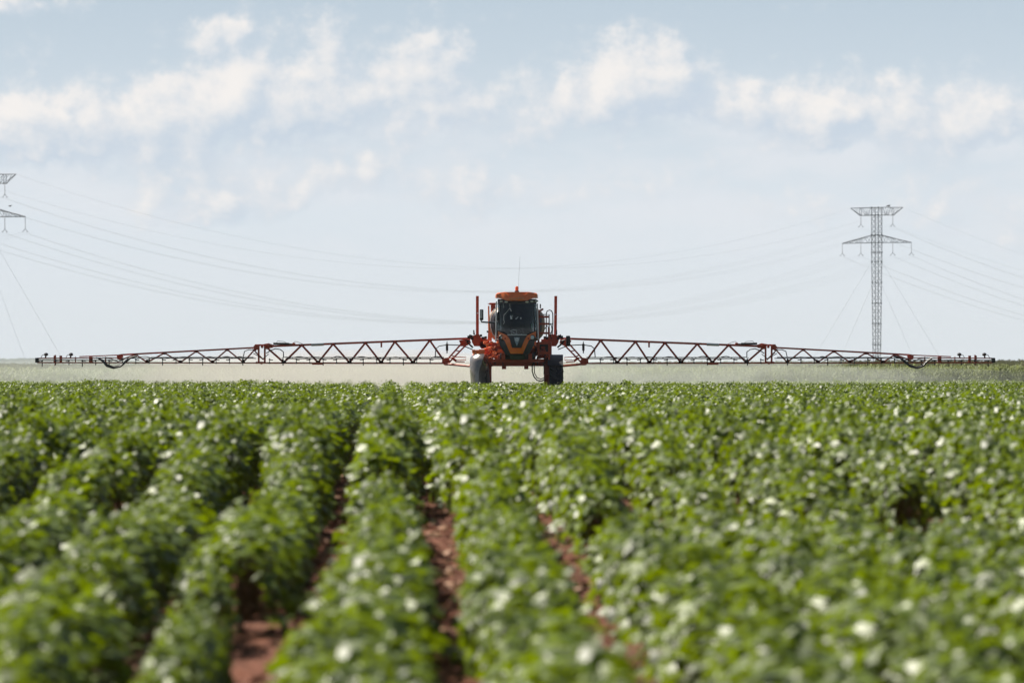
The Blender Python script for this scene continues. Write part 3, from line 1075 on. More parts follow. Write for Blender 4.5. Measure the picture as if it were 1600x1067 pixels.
# dark underside and steering gear below the nose
MB().box(P(797, 0, -1.5).x, P(820, 0, -1.5).x, -1.7, -.9, P(0, 562, -1.5).z, P(0, 553.5, -1.5).z, .05).build('cab_mount', material('olive_grime', (.035, .05, .03), .7), spr, smooth=True)
MB().box(P(781, 0, -1).x, P(836, 0, -1).x, -1.2, -.7, P(0, 561.5, -1).z, P(0, 552, -1).z, .06).build('underbody', M_blk, spr, smooth=True)


def wheel(px, pyc, d, r, w, name='wheel', steer=0.0):
    c = P(px, 0, d)
    root = empty(name, (c.x, d, r))
    root.parent = spr
    root.rotation_euler = (0, 0, steer)
    t_ = MB()
    n = 40
    prof = [(r * .62, -w * .36), (r * .80, -w * .5), (r * .93, -w * .49), (r * .965, -w * .40), (r * .97, 0), (r * .965, w * .40), (r * .93, w * .49), (r * .80, w * .5), (r * .62, w * .36)]
    t_.lathe((0, 0, 0), prof, 'X', n)
    for k in range(22):                      # chevron lugs
        for s_ in (-1, 1):
            a0 = 2 * math.pi * (k + (.5 if s_ > 0 else 0)) / 22
            a1 = a0 + .20
            p0 = Vector((s_ * .02, math.cos(a1) * r * .985, math.sin(a1) * r * .985))
            p1 = Vector((s_ * w * .47, math.cos(a0) * r * .965, math.sin(a0) * r * .965))
            up = Vector((0, math.cos(a0), math.sin(a0)))
            t_.beam(p0, p1, .075, .085, up)
    ty = t_.build('tyre', M_tyre, root, smooth=True)
    m = MB()
    m.lathe((0, 0, 0), [(.10, -w * .42), (.12, -w * .30), (r * .5, -w * .12), (r * .60, -w * .34), (r * .63, -w * .34), (r * .6, 0), (r * .63, w * .34), (r * .60, w * .34), (r * .5, w * .12), (.12, w * .22), (.10, w * .3)], 'X', 28)
    m.build('rim', M_or, root, smooth=True)
    return root


wheel(749.5, 0, -.3, .90, .50, steer=R(3))
wheel(867.5, 0, -.3, .90, .52, steer=R(3))
wheel(750.5, 0, 3.1, .90, .46)
wheel(867.0, 0, 3.1, .90, .46)
# legs that carry the wheels
for px_, dd in ((763, -.2), (854.5, -.2), (764, 3.1), (854, 3.1)):
    c = P(px_, 0, dd)
    s_ = -1 if px_ < 800 else 1
    g = MB()
    g.beam((c.x, dd, .62), (c.x, dd, 2.0), .20, .26, (0, 1, 0))
    g.box(c.x - .07, c.x + .07 + 0.001, dd - .2, dd + .2, .66, 1.12, .04)
    g.tube((c.x, dd, .9), (c.x + s_ * .28, dd, .9), .13, 14)
    g.build('wheel_leg', M_rd, spr, smooth=True)

# smooth crop deflector before the wheel: two faces meeting in an edge
df = MB()
N_ = 14
rings_ = []
for k in range(N_ + 1):
    u = k / N_
    py = 606 + (554.0 - 606) * u
    lx = P(np.interp(u, [0, .6, .88, .96, 1], [736.5, 733.6, 734.2, 736.0, 739.5]), py, -1.2).x
    rx = P(np.interp(u, [0, .6, .9, 1], [767.0, 763.8, 762.6, 760.5]), py, -1.2).x
    ex = P(np.interp(u, [0, .5, .85, 1], [747.5, 748.5, 754.5, 757.0]), py, -1.2).x
    z = P(0, py, -1.2).z
    yo = np.interp(u, [0, .85, 1], [0, .02, .16])
    r_ = []
    for q in range(9):                       # bright outer face: a broad curve
        a_ = q / 8
        r_.append((lx + (ex - lx) * (1 - math.cos(a_ * math.pi / 2)) ** .9, -1.05 + yo - .44 * math.sin(a_ * math.pi / 2) ** .9, z))
    for q in range(1, 9):                    # inner face falls straight back
        a_ = q / 8
        r_.append((ex + (rx - ex) * a_ ** .9, -1.49 + yo + .55 * a_, z))
    rings_.append(r_)
m_ = len(rings_[0])
vv = [p for r_ in rings_ for p in r_]
ff = [(k * m_ + q, k * m_ + (q + 1) % m_, (k + 1) * m_ + (q + 1) % m_, (k + 1) * m_ + q) for k in range(N_) for q in range(m_)]
ff += [tuple(range(m_))[::-1], tuple(N_ * m_ + q for q in range(m_))]
df.raw(vv, ff)
df.build('crop_deflector', M_shield, spr, smooth=True)
# fenders over the front wheels
fd = MB()
for (ca, ra, rb) in ((749.5, .95, .98),):
    c = P(ca, 0, -.3).x
    vv, ff = [], []
    for k in range(13):
        a = R(35) + R(110) * k / 12
        for rr in (rb, ra):
            for w_ in (-.27, .29):
                vv.append((c + w_, -.3 + math.cos(a) * rr, .9 + math.sin(a) * rr))
    for k in range(12):
        q, p_ = k * 4, (k + 1) * 4
        ff += [(q, q + 1, p_ + 1, p_), (q + 2, p_ + 2, p_ + 3, q + 3), (q, p_, p_ + 2, q + 2), (q + 1, q + 3, p_ + 3, p_ + 1)]
    fd.raw(vv, ff)
fd.box(P(739, 0, -1).x, P(757, 0, -1).x, -1.05, -.9, P(0, 553.2, -1).z, P(0, 551.2, -1).z, .02)
for xx in (740.5, 746, 751, 755):
    c = P(xx, 549.5, -.95)
    fd.box(c.x - .07, c.x + .06, -1.0, -.86, c.z - .05, c.z + .07 + .02 * (xx % 2), .025)
fd.build('fender', M_or, spr, smooth=True)
MB().box(P(740, 0, -1).x, P(757, 0, -1).x, -1.09, -1.0, P(0, 555.3, -1).z, P(0, 553.3, -1).z, .02).build('fender_flap', M_blk, spr)
fd = MB()
c = P(867.5, 0, -.3).x
vv, ff = [], []
for k in range(13):
    a = R(35) + R(110) * k / 12
    for rr in (.965, .94):
        for w_ in (-.29, .29):
            vv.append((c + w_, -.3 + math.cos(a) * rr, .9 + math.sin(a) * rr))
for k in range(12):
    q, p_ = k * 4, (k + 1) * 4
    ff += [(q, q + 1, p_ + 1, p_), (q + 2, p_ + 2, p_ + 3, q + 3), (q, p_, p_ + 2, q + 2), (q + 1, q + 3, p_ + 3, p_ + 1)]
fd.raw(vv, ff)
fd.build('fender', M_blk, spr, smooth=True)

# ladder right of the cab
ld = MB()
d = -1.15
for a_, b_ in (((841.2, 486), (841.6, 556)), ((857.6, 512), (858.2, 562))):
    ld.beam(P(*a_, d), P(*b_, d), .075, .075, (0, 1, 0))
for py in (495, 506, 520.5):
    ld.beam(P(841, py, d), P(857.5, py, d), .12, .075)
for py in (536, 551.5):
    ld.beam(P(841, py, d), P(858, py, d), .26, .09)
ld.beam(P(841.4, 487, d), P(848, 483, d + .4), .06, .06)
ld.build('ladder', M_rd, spr, smooth=True)
MB().box(P(843, 0, -.6).x, P(857, 0, -.6).x, -.7, -.6, P(0, 550, -.6).z, P(0, 538, -.6).z, .01).build('step_back', M_blk, spr)
hr = MB()
hr.path([P(853.6, 526, -.9), P(853.6, 490, -.9), P(855, 486, -.9), P(858.6, 484.4, -.9), P(862, 486, -.9), P(863.6, 490, -.9), P(863.8, 505, -.9), P(863, 522, -.9)], .02, 7)
hr.path([P(848.5, 491.5, -.8), P(858, 491.5, -.8), P(858, 530, -.8)], .022, 7)
for py in (506, 520):
    hr.tube(P(849, py, -.8), P(863.5, py, -.88), .016, 6)
hr.build('handrail', M_blk, spr, smooth=True)
hh = MB()
hh.path([P(858, 506, -.7), P(861.5, 508, -.75), P(862.5, 515, -.75), P(860, 524, -.7), P(862, 530, -.7)], .018, 6)
hh.path([P(851, 514, -.7), P(855, 509, -.75), P(857, 512, -.75)], .018, 6)
hh.build('hose_bundle', M_blk, spr, smooth=True)
# hoses looping under the axle
lp = MB()
lp.path([P(834, 566, -.6), P(831.4, 572, -.6), P(831.6, 580, -.62), P(834, 588, -.62), P(839, 594, -.6), P(846, 595.3, -.55), P(851, 593, -.5)], .024, 7)
lp.path([P(835, 566, -.7), P(834.6, 574, -.7), P(835.4, 583, -.7), P(839, 590, -.7), P(845, 592.2, -.65), P(851, 590, -.6)], .018, 7)
lp.path([P(848, 566, -.6), P(850, 572, -.6), P(850, 585, -.6)], .016, 6)
lp.build('axle_hoses', M_blk, spr, smooth=True)

# boom supports: upright posts, brackets, knuckles
for s_, (pa, pb) in ((-1, (745.9, 745.9)), (1, (868.4, 867.8))):
    MB().beam(P(pa, 462.5, 3.9), P(pb, 524, 3.9), .11, .10, (0, 1, 0)).beam(P(pb, 500, 3.86), P(pb, 535, 3.86), .07, .16, (0, 1, 0)).build('cradle_post', M_rd, spr)
    for q_ in (489.3, 504.5):
        MB().lathe(tuple(P(pb + .2, q_ + (2 if s_ > 0 else 0), 3.82)), [(.030, .02), (.030, -.02)], 'Y', 10).build('post_marker', M_steel, spr)


def mir(px, right):
    return 1610 - px if right else px


for right in (False, True):
    g = MB()
    D1 = 3.6
    for pts, dd, th in (([(736, 526), (741, 523.5), (748, 521.5), (751, 526), (750, 541), (741, 541), (737.5, 535)], D1 - .25, .10),
                        ([(748, 528), (757, 526), (763, 532), (763, 545), (752, 545), (749, 540)], D1 - .1, .10)):
        pp = [(mir(a, right), b_) for a, b_ in pts]
        plate(g, pp, dd, th)
    for (a, b_, w_) in ((736, 540, .08), (752, 548, .10)):
        g.beam(P(mir(733, right), 524, D1), P(mir(762, right), b_ - 6, D1), .10, w_)
    g.beam(P(mir(750, right), 538, D1), P(mir(800, right), 541, D1), .2, .22)
    g.beam(P(mir(762, right), 530, D1), P(mir(762, right), 560, D1), .12, .12, (0, 1, 0))
    g.build('boom_bracket', M_rd, spr, smooth=False)
    for (a, b_, s_) in ((732.5, 526.5, .055), (735.5, 525.5, .06), (738, 528.5, .05), (755, 528, .05), (759, 527, .045), (751.5, 524.0, .045)):
        c = P(mir(a, right), b_, D1 - .4)
        MB().box(c.x - s_, c.x + s_, c.y - .06, c.y + .06, c.z - s_ * 1.1, c.z + s_ * .9, .015).build('boom_valve', M_blk, spr, smooth=True)
    MB().tube(P(mir(740.8, right), 523, D1 - .3), P(mir(740.2, right), 515.5, D1 - .3), .035, 7, .02).build('peg', M_blk, spr, smooth=True)
    MB().tube(P(mir(729, right), 534, D1 - .2), P(mir(739, right), 543, D1 - .2), .035, 7).build('boom_hose', M_blk, spr, smooth=True)
    MB().tube(P(mir(727, right), 531, D1 - .2), P(mir(735, right), 534, D1 - .2), .03, 7).build('boom_hose', M_blk, spr, smooth=True)
    if right:
        MB().box(P(884.3, 0, 3).x, P(891, 0, 3).x, 2.9, 3.2, P(0, 540.5, 3).z, P(0, 524.5, 3).z, .04).build('control_box', M_blk, spr, smooth=True)
    # link arms to the wing's lower chord
    g = MB()
    g.tube(P(mir(696, right), 568.5, 4.4), P(mir(736, right), 572.3, 3.8), .045, 8)
    g.tube(P(mir(731, right), 571.8, 3.9), P(mir(763, right), 569, 3.3), .05, 8)
    g.build('boom_link', M_rd, spr, smooth=True)

# ---- boom wings
DB = 4.8          # depth of the truss centre
TR = .26          # half depth of the truss at the bottom


def boom_truss(name, right, up_pts, lo_pts, diag, rc, rd, depth):
    """triangular truss: one upper chord, two lower chords, paired diagonals, gussets"""
    g = MB()
    X = lambda a: mir(a, right)
    for (a, b_) in zip(up_pts[:-1], up_pts[1:]):
        g.beam(P(X(a[0]), a[1], DB), P(X(b_[0]), b_[1], DB), rc * 2, rc * 2.0)
    for dd in (-depth, depth):
        for (a, b_) in zip(lo_pts[:-1], lo_pts[1:]):
            g.beam(P(X(a[0]), a[1], DB + dd), P(X(b_[0]), b_[1], DB + dd), rc * 1.5, rc * 1.5)
        for (a, b_) in diag:                     # a: top node, b: bottom node
            g.beam(P(X(a[0]), a[1], DB + dd * .12), P(X(b_[0]), b_[1], DB + dd * .94), rd, rd * 1.35, (0, 1, 0))
    for (a, b_) in diag:
        g.beam(P(X(b_[0]), b_[1], DB - depth), P(X(b_[0]), b_[1], DB + depth), rd, rd)
        w_ = 4.6 if rd > .07 else 3.6
        plate(g, [(X(a[0]) - w_, a[1] - .8), (X(a[0]) + w_, a[1] - .8), (X(a[0]) + w_ * .5, a[1] + 2.6), (X(a[0]) - w_ * .5, a[1] + 2.6)], DB - .07, .02)
        plate(g, [(X(b_[0]) - w_ * .5, b_[1] - 3.2), (X(b_[0]) + w_ * .5, b_[1] - 3.2), (X(b_[0]) + w_, b_[1] + .8), (X(b_[0]) - w_, b_[1] + .8)], DB - depth - .055, .02)
    return g


INx_t = [671.5, 617, 571, 520.5, 471.5]
INx_b = [696, 645.5, 595.5, 546, 497, 443.5]
OUx_t = [355, 307, 257, 212]
OUx_b = [380, 332, 282, 230]


def up_y(px):
    return float(np.interp(px, [57, 125, 190, 396, 414, 421, 732], [559.5, 557.4, 554.3, 543.2, 541.2, 540.2, 528.9]))


def lo_y(px):
    return 566.4 + .0 * px + float(np.interp(px, [57, 696], [0, 1.2]))


for right in (False, True):
    wing = empty('boom_wing')
    wing.parent = spr
    X = lambda a: mir(a, right)
    # inner section
    tops, bots = INx_t, INx_b
    dg_ = []
    for k, t_ in enumerate(tops):
        dg_ += [((t_, up_y(t_) + .8), (bots[k], lo_y(bots[k]) - .8)), ((t_, up_y(t_) + .8), (bots[k + 1], lo_y(bots[k + 1]) - .8))]
    dg_.append(((417, 543), (443.5, lo_y(443) - .8)))
    g = boom_truss('x', right, [(736, 528.6), (671, up_y(671)), (414, 541.3)], [(696, lo_y(696)), (409, lo_y(409))], dg_, .040, .075, TR)
    # root of the wing: a pair of leaning bars with rungs and a head plate
    for dd in (-.2, .2):
        g.beam(P(X(697), 564, DB + dd), P(X(723.5), 534, DB + dd), .06, .13, (0, 1, 0))
        g.beam(P(X(701), 567, DB + dd), P(X(733), 534, DB + dd), .06, .13, (0, 1, 0))
        for u in (.3, .55, .8):
            a_, b_ = Vector((697 + 26.5 * u, 564 - 30 * u)), Vector((701 + 32 * u, 567 - 33 * u))
            g.beam(P(X(a_.x), a_.y, DB + dd), P(X(b_.x), b_.y, DB + dd), .04, .05, (0, 1, 0))
    plate(g, [(X(717), 531.8), (X(734), 529.2), (X(736), 536), (X(730), 540), (X(722), 540), (X(718.5), 535.5)], DB - .25, .06)
    plate(g, [(X(691), 560), (X(701), 558.5), (X(704), 566), (X(700), 571), (X(694), 570.5), (X(690.5), 566)], DB - TR - .09, .06)
    plate(g, [(X(486), 566.2), (X(507), 566.2), (X(505), 569.8), (X(488), 569.8)], DB - TR - .08, .05)
    g.build('inner_truss', M_rd, wing)
    # fold joint between inner and outer sections
    g = MB()
    plate(g, [(X(412), 537.5), (X(420), 536.2), (X(428), 539), (X(426), 543.5), (X(414), 545)], DB - .15, .08)
    plate(g, [(X(396), 541), (X(400), 537.8), (X(405), 538.5), (X(405), 547), (X(397), 546)], DB - .15, .08)
    for a_ in (404.3, 413.8):
        g.beam(P(X(a_), 540, DB - .1), P(X(a_), 566.8, DB - .1), .07, .07, (0, 1, 0))
    g.beam(P(X(398), 539.4, DB - .05), P(X(424), 539.0, DB - .05), .07, .07)
    g.beam(P(X(399), 550, DB - .12), P(X(412), 562, DB - .12), .05, .05, (0, 1, 0))
    g.box(P(X(400), 0, DB).x, P(X(413.5), 0, DB).x, DB - .25, DB - .1, P(0, 568.3, DB).z, P(0, 565.0, DB).z, .02)
    for q_ in ((403, 540.5), (409.5, 542), (418, 539.5), (408.6, 567.2)):
        g.lathe(tuple(P(X(q_[0]), q_[1], DB - .22)), [(.05, .1), (.05, -.04)], 'Y', 12)
    g.build('fold_joint', M_rd, wing, smooth=True)
    # fold cylinder, alloy tube, clamp on the top chord
    g = MB().tube(P(X(427), 536.8, DB - .05), P(X(452), 537.2, DB - .05), .042, 10).tube(P(X(452), 537.2, DB - .05), P(X(460), 537.6, DB - .05), .022, 8)
    g.path([P(X(431), 536.6, DB), P(X(434), 532.6, DB), P(X(444), 533.8, DB), P(X(449), 536.6, DB)], .009, 5)
    g.path([P(X(457), 536.6, DB), P(X(461), 533.4, DB), P(X(466), 534.6, DB), P(X(474), 538.0, DB)], .009, 5)
    g.build('fold_cylinder', M_blk, wing, smooth=True)
    MB().box(P(X(457), 0, DB).x, P(X(461.5), 0, DB).x, DB - .09, DB + .05, P(0, 540.5, DB).z, P(0, 535.6, DB).z, .015).build('cylinder_lug', M_rd, wing)
    MB().tube(P(X(486.5), up_y(486) + .6, DB - .0), P(X(505.6), up_y(505) + .6, DB - .0), .062, 12).build('alloy_tube', M_refl, wing, smooth=True)
    MB().box(P(X(594.6), 0, DB).x, P(X(597.2), 0, DB).x, DB - .08, DB + .08, P(0, 542.8, DB).z, P(0, 533.2, DB).z, .01).build('chord_clamp', M_rd, wing)
    # outer section
    dg_ = []
    for k, t_ in enumerate(OUx_t):
        dg_ += [((t_, up_y(t_) + .7), (OUx_b[k], lo_y(300) - .8))]
        if k + 1 < len(OUx_b):
            dg_ += [((t_, up_y(t_) + .7), (OUx_b[k + 1], lo_y(300) - .8))]
    dg_.append(((398, 546), (380, lo_y(380) - .8)))
    dg_.append(((212, up_y(212) + .7), (190, 562)))
    g = boom_truss('x', right, [(400, 543.0), (190, up_y(190))], [(404, lo_y(404)), (184, lo_y(190))], dg_, .032, .055, TR * .8)
    plate(g, [(X(182), 554.5), (X(190), 553), (X(193), 557), (X(188), 563), (X(183), 561)], DB - .1, .05)
    g.build('outer_truss', M_rd, wing)
    # tip section: two slim rails with posts
    g = MB()
    for dd in (-.12, .12):
        g.beam(P(X(190), 559.0, DB + dd), P(X(58), 559.7, DB + dd), .035, .04)
        g.beam(P(X(190), lo_y(190), DB + dd), P(X(58), lo_y(60), DB + dd), .04, .05)
    g.beam(P(X(190), 554.6, DB), P(X(124), 557.2, DB), .035, .04)
    for a_, w_ in ((85, .06), (95, .10), (142, .14), (118, .04), (165, .05)):
        g.beam(P(X(a_), 557.4 if a_ > 100 else 555.6, DB - .12), P(X(a_), 567, DB - .12), w_, w_ * .7, (0, 1, 0))
    g.beam(P(X(86.5), 554.5, DB - .15), P(X(86.5), 568.5, DB - .15), .06, .05, (0, 1, 0))
    g.beam(P(X(86.5), 568, DB - .15), P(X(85), 571, DB - .15), .03, .03, (0, 1, 0))
    g.build('tip_rails', M_rd, wing)
    MB().box(P(X(55.5), 0, DB).x, P(X(61), 0, DB).x, DB - .2, DB + .2, P(0, 566.6, DB).z, P(0, 559.0, DB).z, .02).build('end_cap', M_blk, wing, smooth=True)
    for a_ in (72, 111):
        g = MB()
        c = P(X(a_), 554.4, DB)
        g.lathe((c.x, DB, c.z), [(.03, -.04), (.075, -.02), (.085, .02), (.065, .06), (.02, .08)], 'Z', 12)
        g.tube(c, P(X(a_ - 1), 559.5, DB), .03, 7)
        g.path([P(X(a_ - 2), 553.4, DB), P(X(a_ - 6), 555, DB), P(X(a_ - 8), 559, DB)], .012, 5)
        g.build('height_sensor', M_blk, wing, smooth=True)
    # spray line along the whole wing, a separate pipe per section
    for (a_, b_, yy) in ((694, 446, 560.4), (694, 446, 558.4), (400, 190, 559.8), (396, 236, 558.2)):
        MB().tube(P(X(a_), yy, DB - TR - .05), P(X(b_), yy, DB - TR - .05), .017, 7).build('spray_pipe', M_blk, wing, smooth=True)
    MB().tube(P(X(184), 562.4, DB - .2), P(X(62), 562.6, DB - .2), .016, 7).build('spray_pipe', M_blk, wing, smooth=True)
    # hanging hoses
    rr_ = random.Random(31 + int(right))
    g = MB()
    for a0, a1, w_ in ((440, 694, 0), (214, 398, 0)):
        a_ = a0
        while a_ < a1 - 20:
            L_ = rr_.uniform(14, 26)
            up_ = rr_.uniform(1.2, 2.8)
            MB().path([P(X(a_ + L_ * u), 559.4 - up_ * math.sin(math.pi * u) + rr_.uniform(-.3, .3), DB - TR - .10) for u in (0, .2, .4, .6, .8, 1)], .015, 5).build('spray_line_hose', M_blk, wing, smooth=True)
            a_ += L_ * rr_.uniform(1.0, 1.9)
    g = MB()
    g.path([P(X(154), 559.5, DB - .3), P(X(161), 565, DB - .34), P(X(167), 572, DB - .35), P(X(177), 575, DB - .35), P(X(188), 572.5, DB - .35), P(X(196), 566, DB - .34), P(X(204), 559, DB - .3), P(X(214), 556.5, DB - .3)], .036, 8)
    g.path([P(X(150), 558.5, DB - .3), P(X(160), 562, DB - .3), P(X(168), 570, DB - .3), P(X(178), 573.5, DB - .3), P(X(189), 570, DB - .3), P(X(198), 562, DB - .3), P(X(206), 558, DB - .3)], .022, 7)
    g.path([P(X(160), 558.8, DB - .2), P(X(174), 560.5, DB - .2), P(X(184), 565, DB - .2), P(X(192), 563, DB - .2)], .02, 6)
    g.build('hose_loop', M_blk, wing, smooth=True)
    g = MB()
    MB().path([P(X(443), 559, DB - .2), P(X(443), 550, DB - .2), P(X(438), 546, DB - .2), P(X(430), 544.8, DB - .2), P(X(423), 547.5, DB - .2), P(X(416), 552, DB - .2)], .020, 7).build('joint_hose', M_blk, wing, smooth=True)
    MB().path([P(X(380), 558, DB - .2), P(X(382), 549, DB - .2), P(X(388), 546.3, DB - .2), P(X(396), 546.5, DB - .2), P(X(402), 552, DB - .2)], .018, 7).build('joint_hose', M_blk, wing, smooth=True)
    MB().path([P(X(396), 552, DB - .2), P(X(403), 556, DB - .2), P(X(410), 561, DB - .2), P(X(420), 553, DB - .2)], .016, 6).build('joint_hose', M_blk, wing, smooth=True)
    MB().path([P(X(680), 558, DB - .2), P(X(681), 545, DB - .2), P(X(686), 540.6, DB - .2), P(X(700), 538.6, DB - .2), P(X(722), 539.6, DB - .2), P(X(738), 546, DB - .3)], .020, 7).build('joint_hose', M_blk, wing, smooth=True)
    MB().tube(P(X(698.5), 533.5, DB - .1), P(X(698.5), 537, DB - .1), .02, 6).tube(P(X(698.5), 537, DB - .1), P(X(698.5), 548, DB - .1), .05, 8).tube(P(X(698.5), 548, DB - .1), P(X(698.5), 552, DB - .1), .025, 6).build('damper', M_blk, wing, smooth=True)
    # end guards at the root
    g = MB().path([P(X(700), 560, DB - .5), P(X(714), 557.5, DB - .6), P(X(728), 558.5, DB - .6), P(X(728), 562.5, DB - .6), P(X(712), 563, DB - .5)], .018, 6)
    g.tube(P(X(712), 565, DB - .5), P(X(726), 565.5, DB - .6), .02, 6)
    g.tube(P(X(706), 559, DB - .5), P(X(713), 564, DB - .5), .05, 8)
    g.build('root_guard', M_rd, wing, smooth=True)
    # nozzles every half metre
    px = 66.0
    kk = 0
    while px < 692:
        if not (396 < px < 416 or 184 < px < 188):
            top = 560.4 if px > 190 else 562.4
            c = P(X(px), top, DB - TR - .05)
            g = MB()
            g.tube(c + Vector((0, -.02, .01)), c + Vector((0, -.02, -.14 if px > 190 else -.10)), .016, 6)
            g.box(c.x - .03, c.x + .03, c.y - .06, c.y + .0, c.z - .06, c.z - .01, .008)
            g.tube(c + Vector((0, -.02, -.2 if kk % 3 else -.26)), c + Vector((0, -.02, -.12)), .020, 7)
            g.tube(c + Vector((.02, -.03, -.045)), c + Vector((.13 if kk % 2 else -.13, -.03, -.05)), .016, 6)
            g.build('nozzle', M_blk, wing)
        px += 20.9 / 1.0 if kk % 2 == 0 else 20.9
        kk += 1

# ---------------------------------------------------------------- dust and spray drifting under the boom
def volume_mat(name, col, dens, aniso=0.0):
    m = bpy.data.materials.new(name)
    m.use_nodes = True
    n = m.node_tree.nodes
    n.clear()
    o = n.new('ShaderNodeOutputMaterial')
    p = n.new('ShaderNodeVolumePrincipled')
    p.inputs['Color'].default_value = (*col, 1)
    p.inputs['Density'].default_value = dens
    p.inputs['Anisotropy'].default_value = aniso
    m.node_tree.links.new(p.outputs[0], o.inputs['Volume'])
    return m


def cloud_mesh(name, c, rx, ry, rz, mat, seed, amp=.22):
    bm = bmesh.new()
    bmesh.ops.create_icosphere(bm, subdivisions=5, radius=1)
    for v in bm.verts:
        p = v.co.copy()
        n_ = mnoise.fractal(Vector((p.x * rx * .25 + seed, p.y * 2, p.z * 1.3)), 1.0, 2.0, 4)
        k = 1 + amp * n_
        v.co = Vector((math.copysign(abs(p.x) ** .7, p.x) * rx * k, p.y * ry * k, math.copysign(abs(p.z) ** .7, p.z) * rz * k)) 
    me = bpy.data.meshes.new(name)
    bm.to_mesh(me)
    bm.free()
    me.materials.append(mat)
    o = bpy.data.objects.new(name, me)
    o.location = c
    COL.objects.link(o)
    return o


M_mist = volume_mat('spray_mist', (.90, .94, .90), .018)
M_dust = volume_mat('field_dust', (.78, .71, .68), .030)
zc = RZ + .75
mist = cloud_mesh('spray_mist', (-4.0, DS + 26, zc + .1), 22.5, 18, 1.0, M_mist, 3.3)
tag(mist, 'pale veil of spray mist hanging under and behind the boom', 'spray mist', kind='stuff')
dust = cloud_mesh('dust_cloud', (-6.6, DS + 24, zc + .2), 9.5, 14, 1.1, M_dust, 8.1)
tag(dust, 'pinkish beige dust drifting behind the wheels and left boom', 'dust', kind='stuff')

# ---------------------------------------------------------------- pylons and cables
PR = Vector((570 / FPX * 1650, 1650, 0))
PL = Vector((-820 / FPX * 1363, 1363, 0))
ARM = math.atan2(-.53, .85)


def pz(px, py_, Y):
    return EYE + (HOR - py_) / FPX * Y


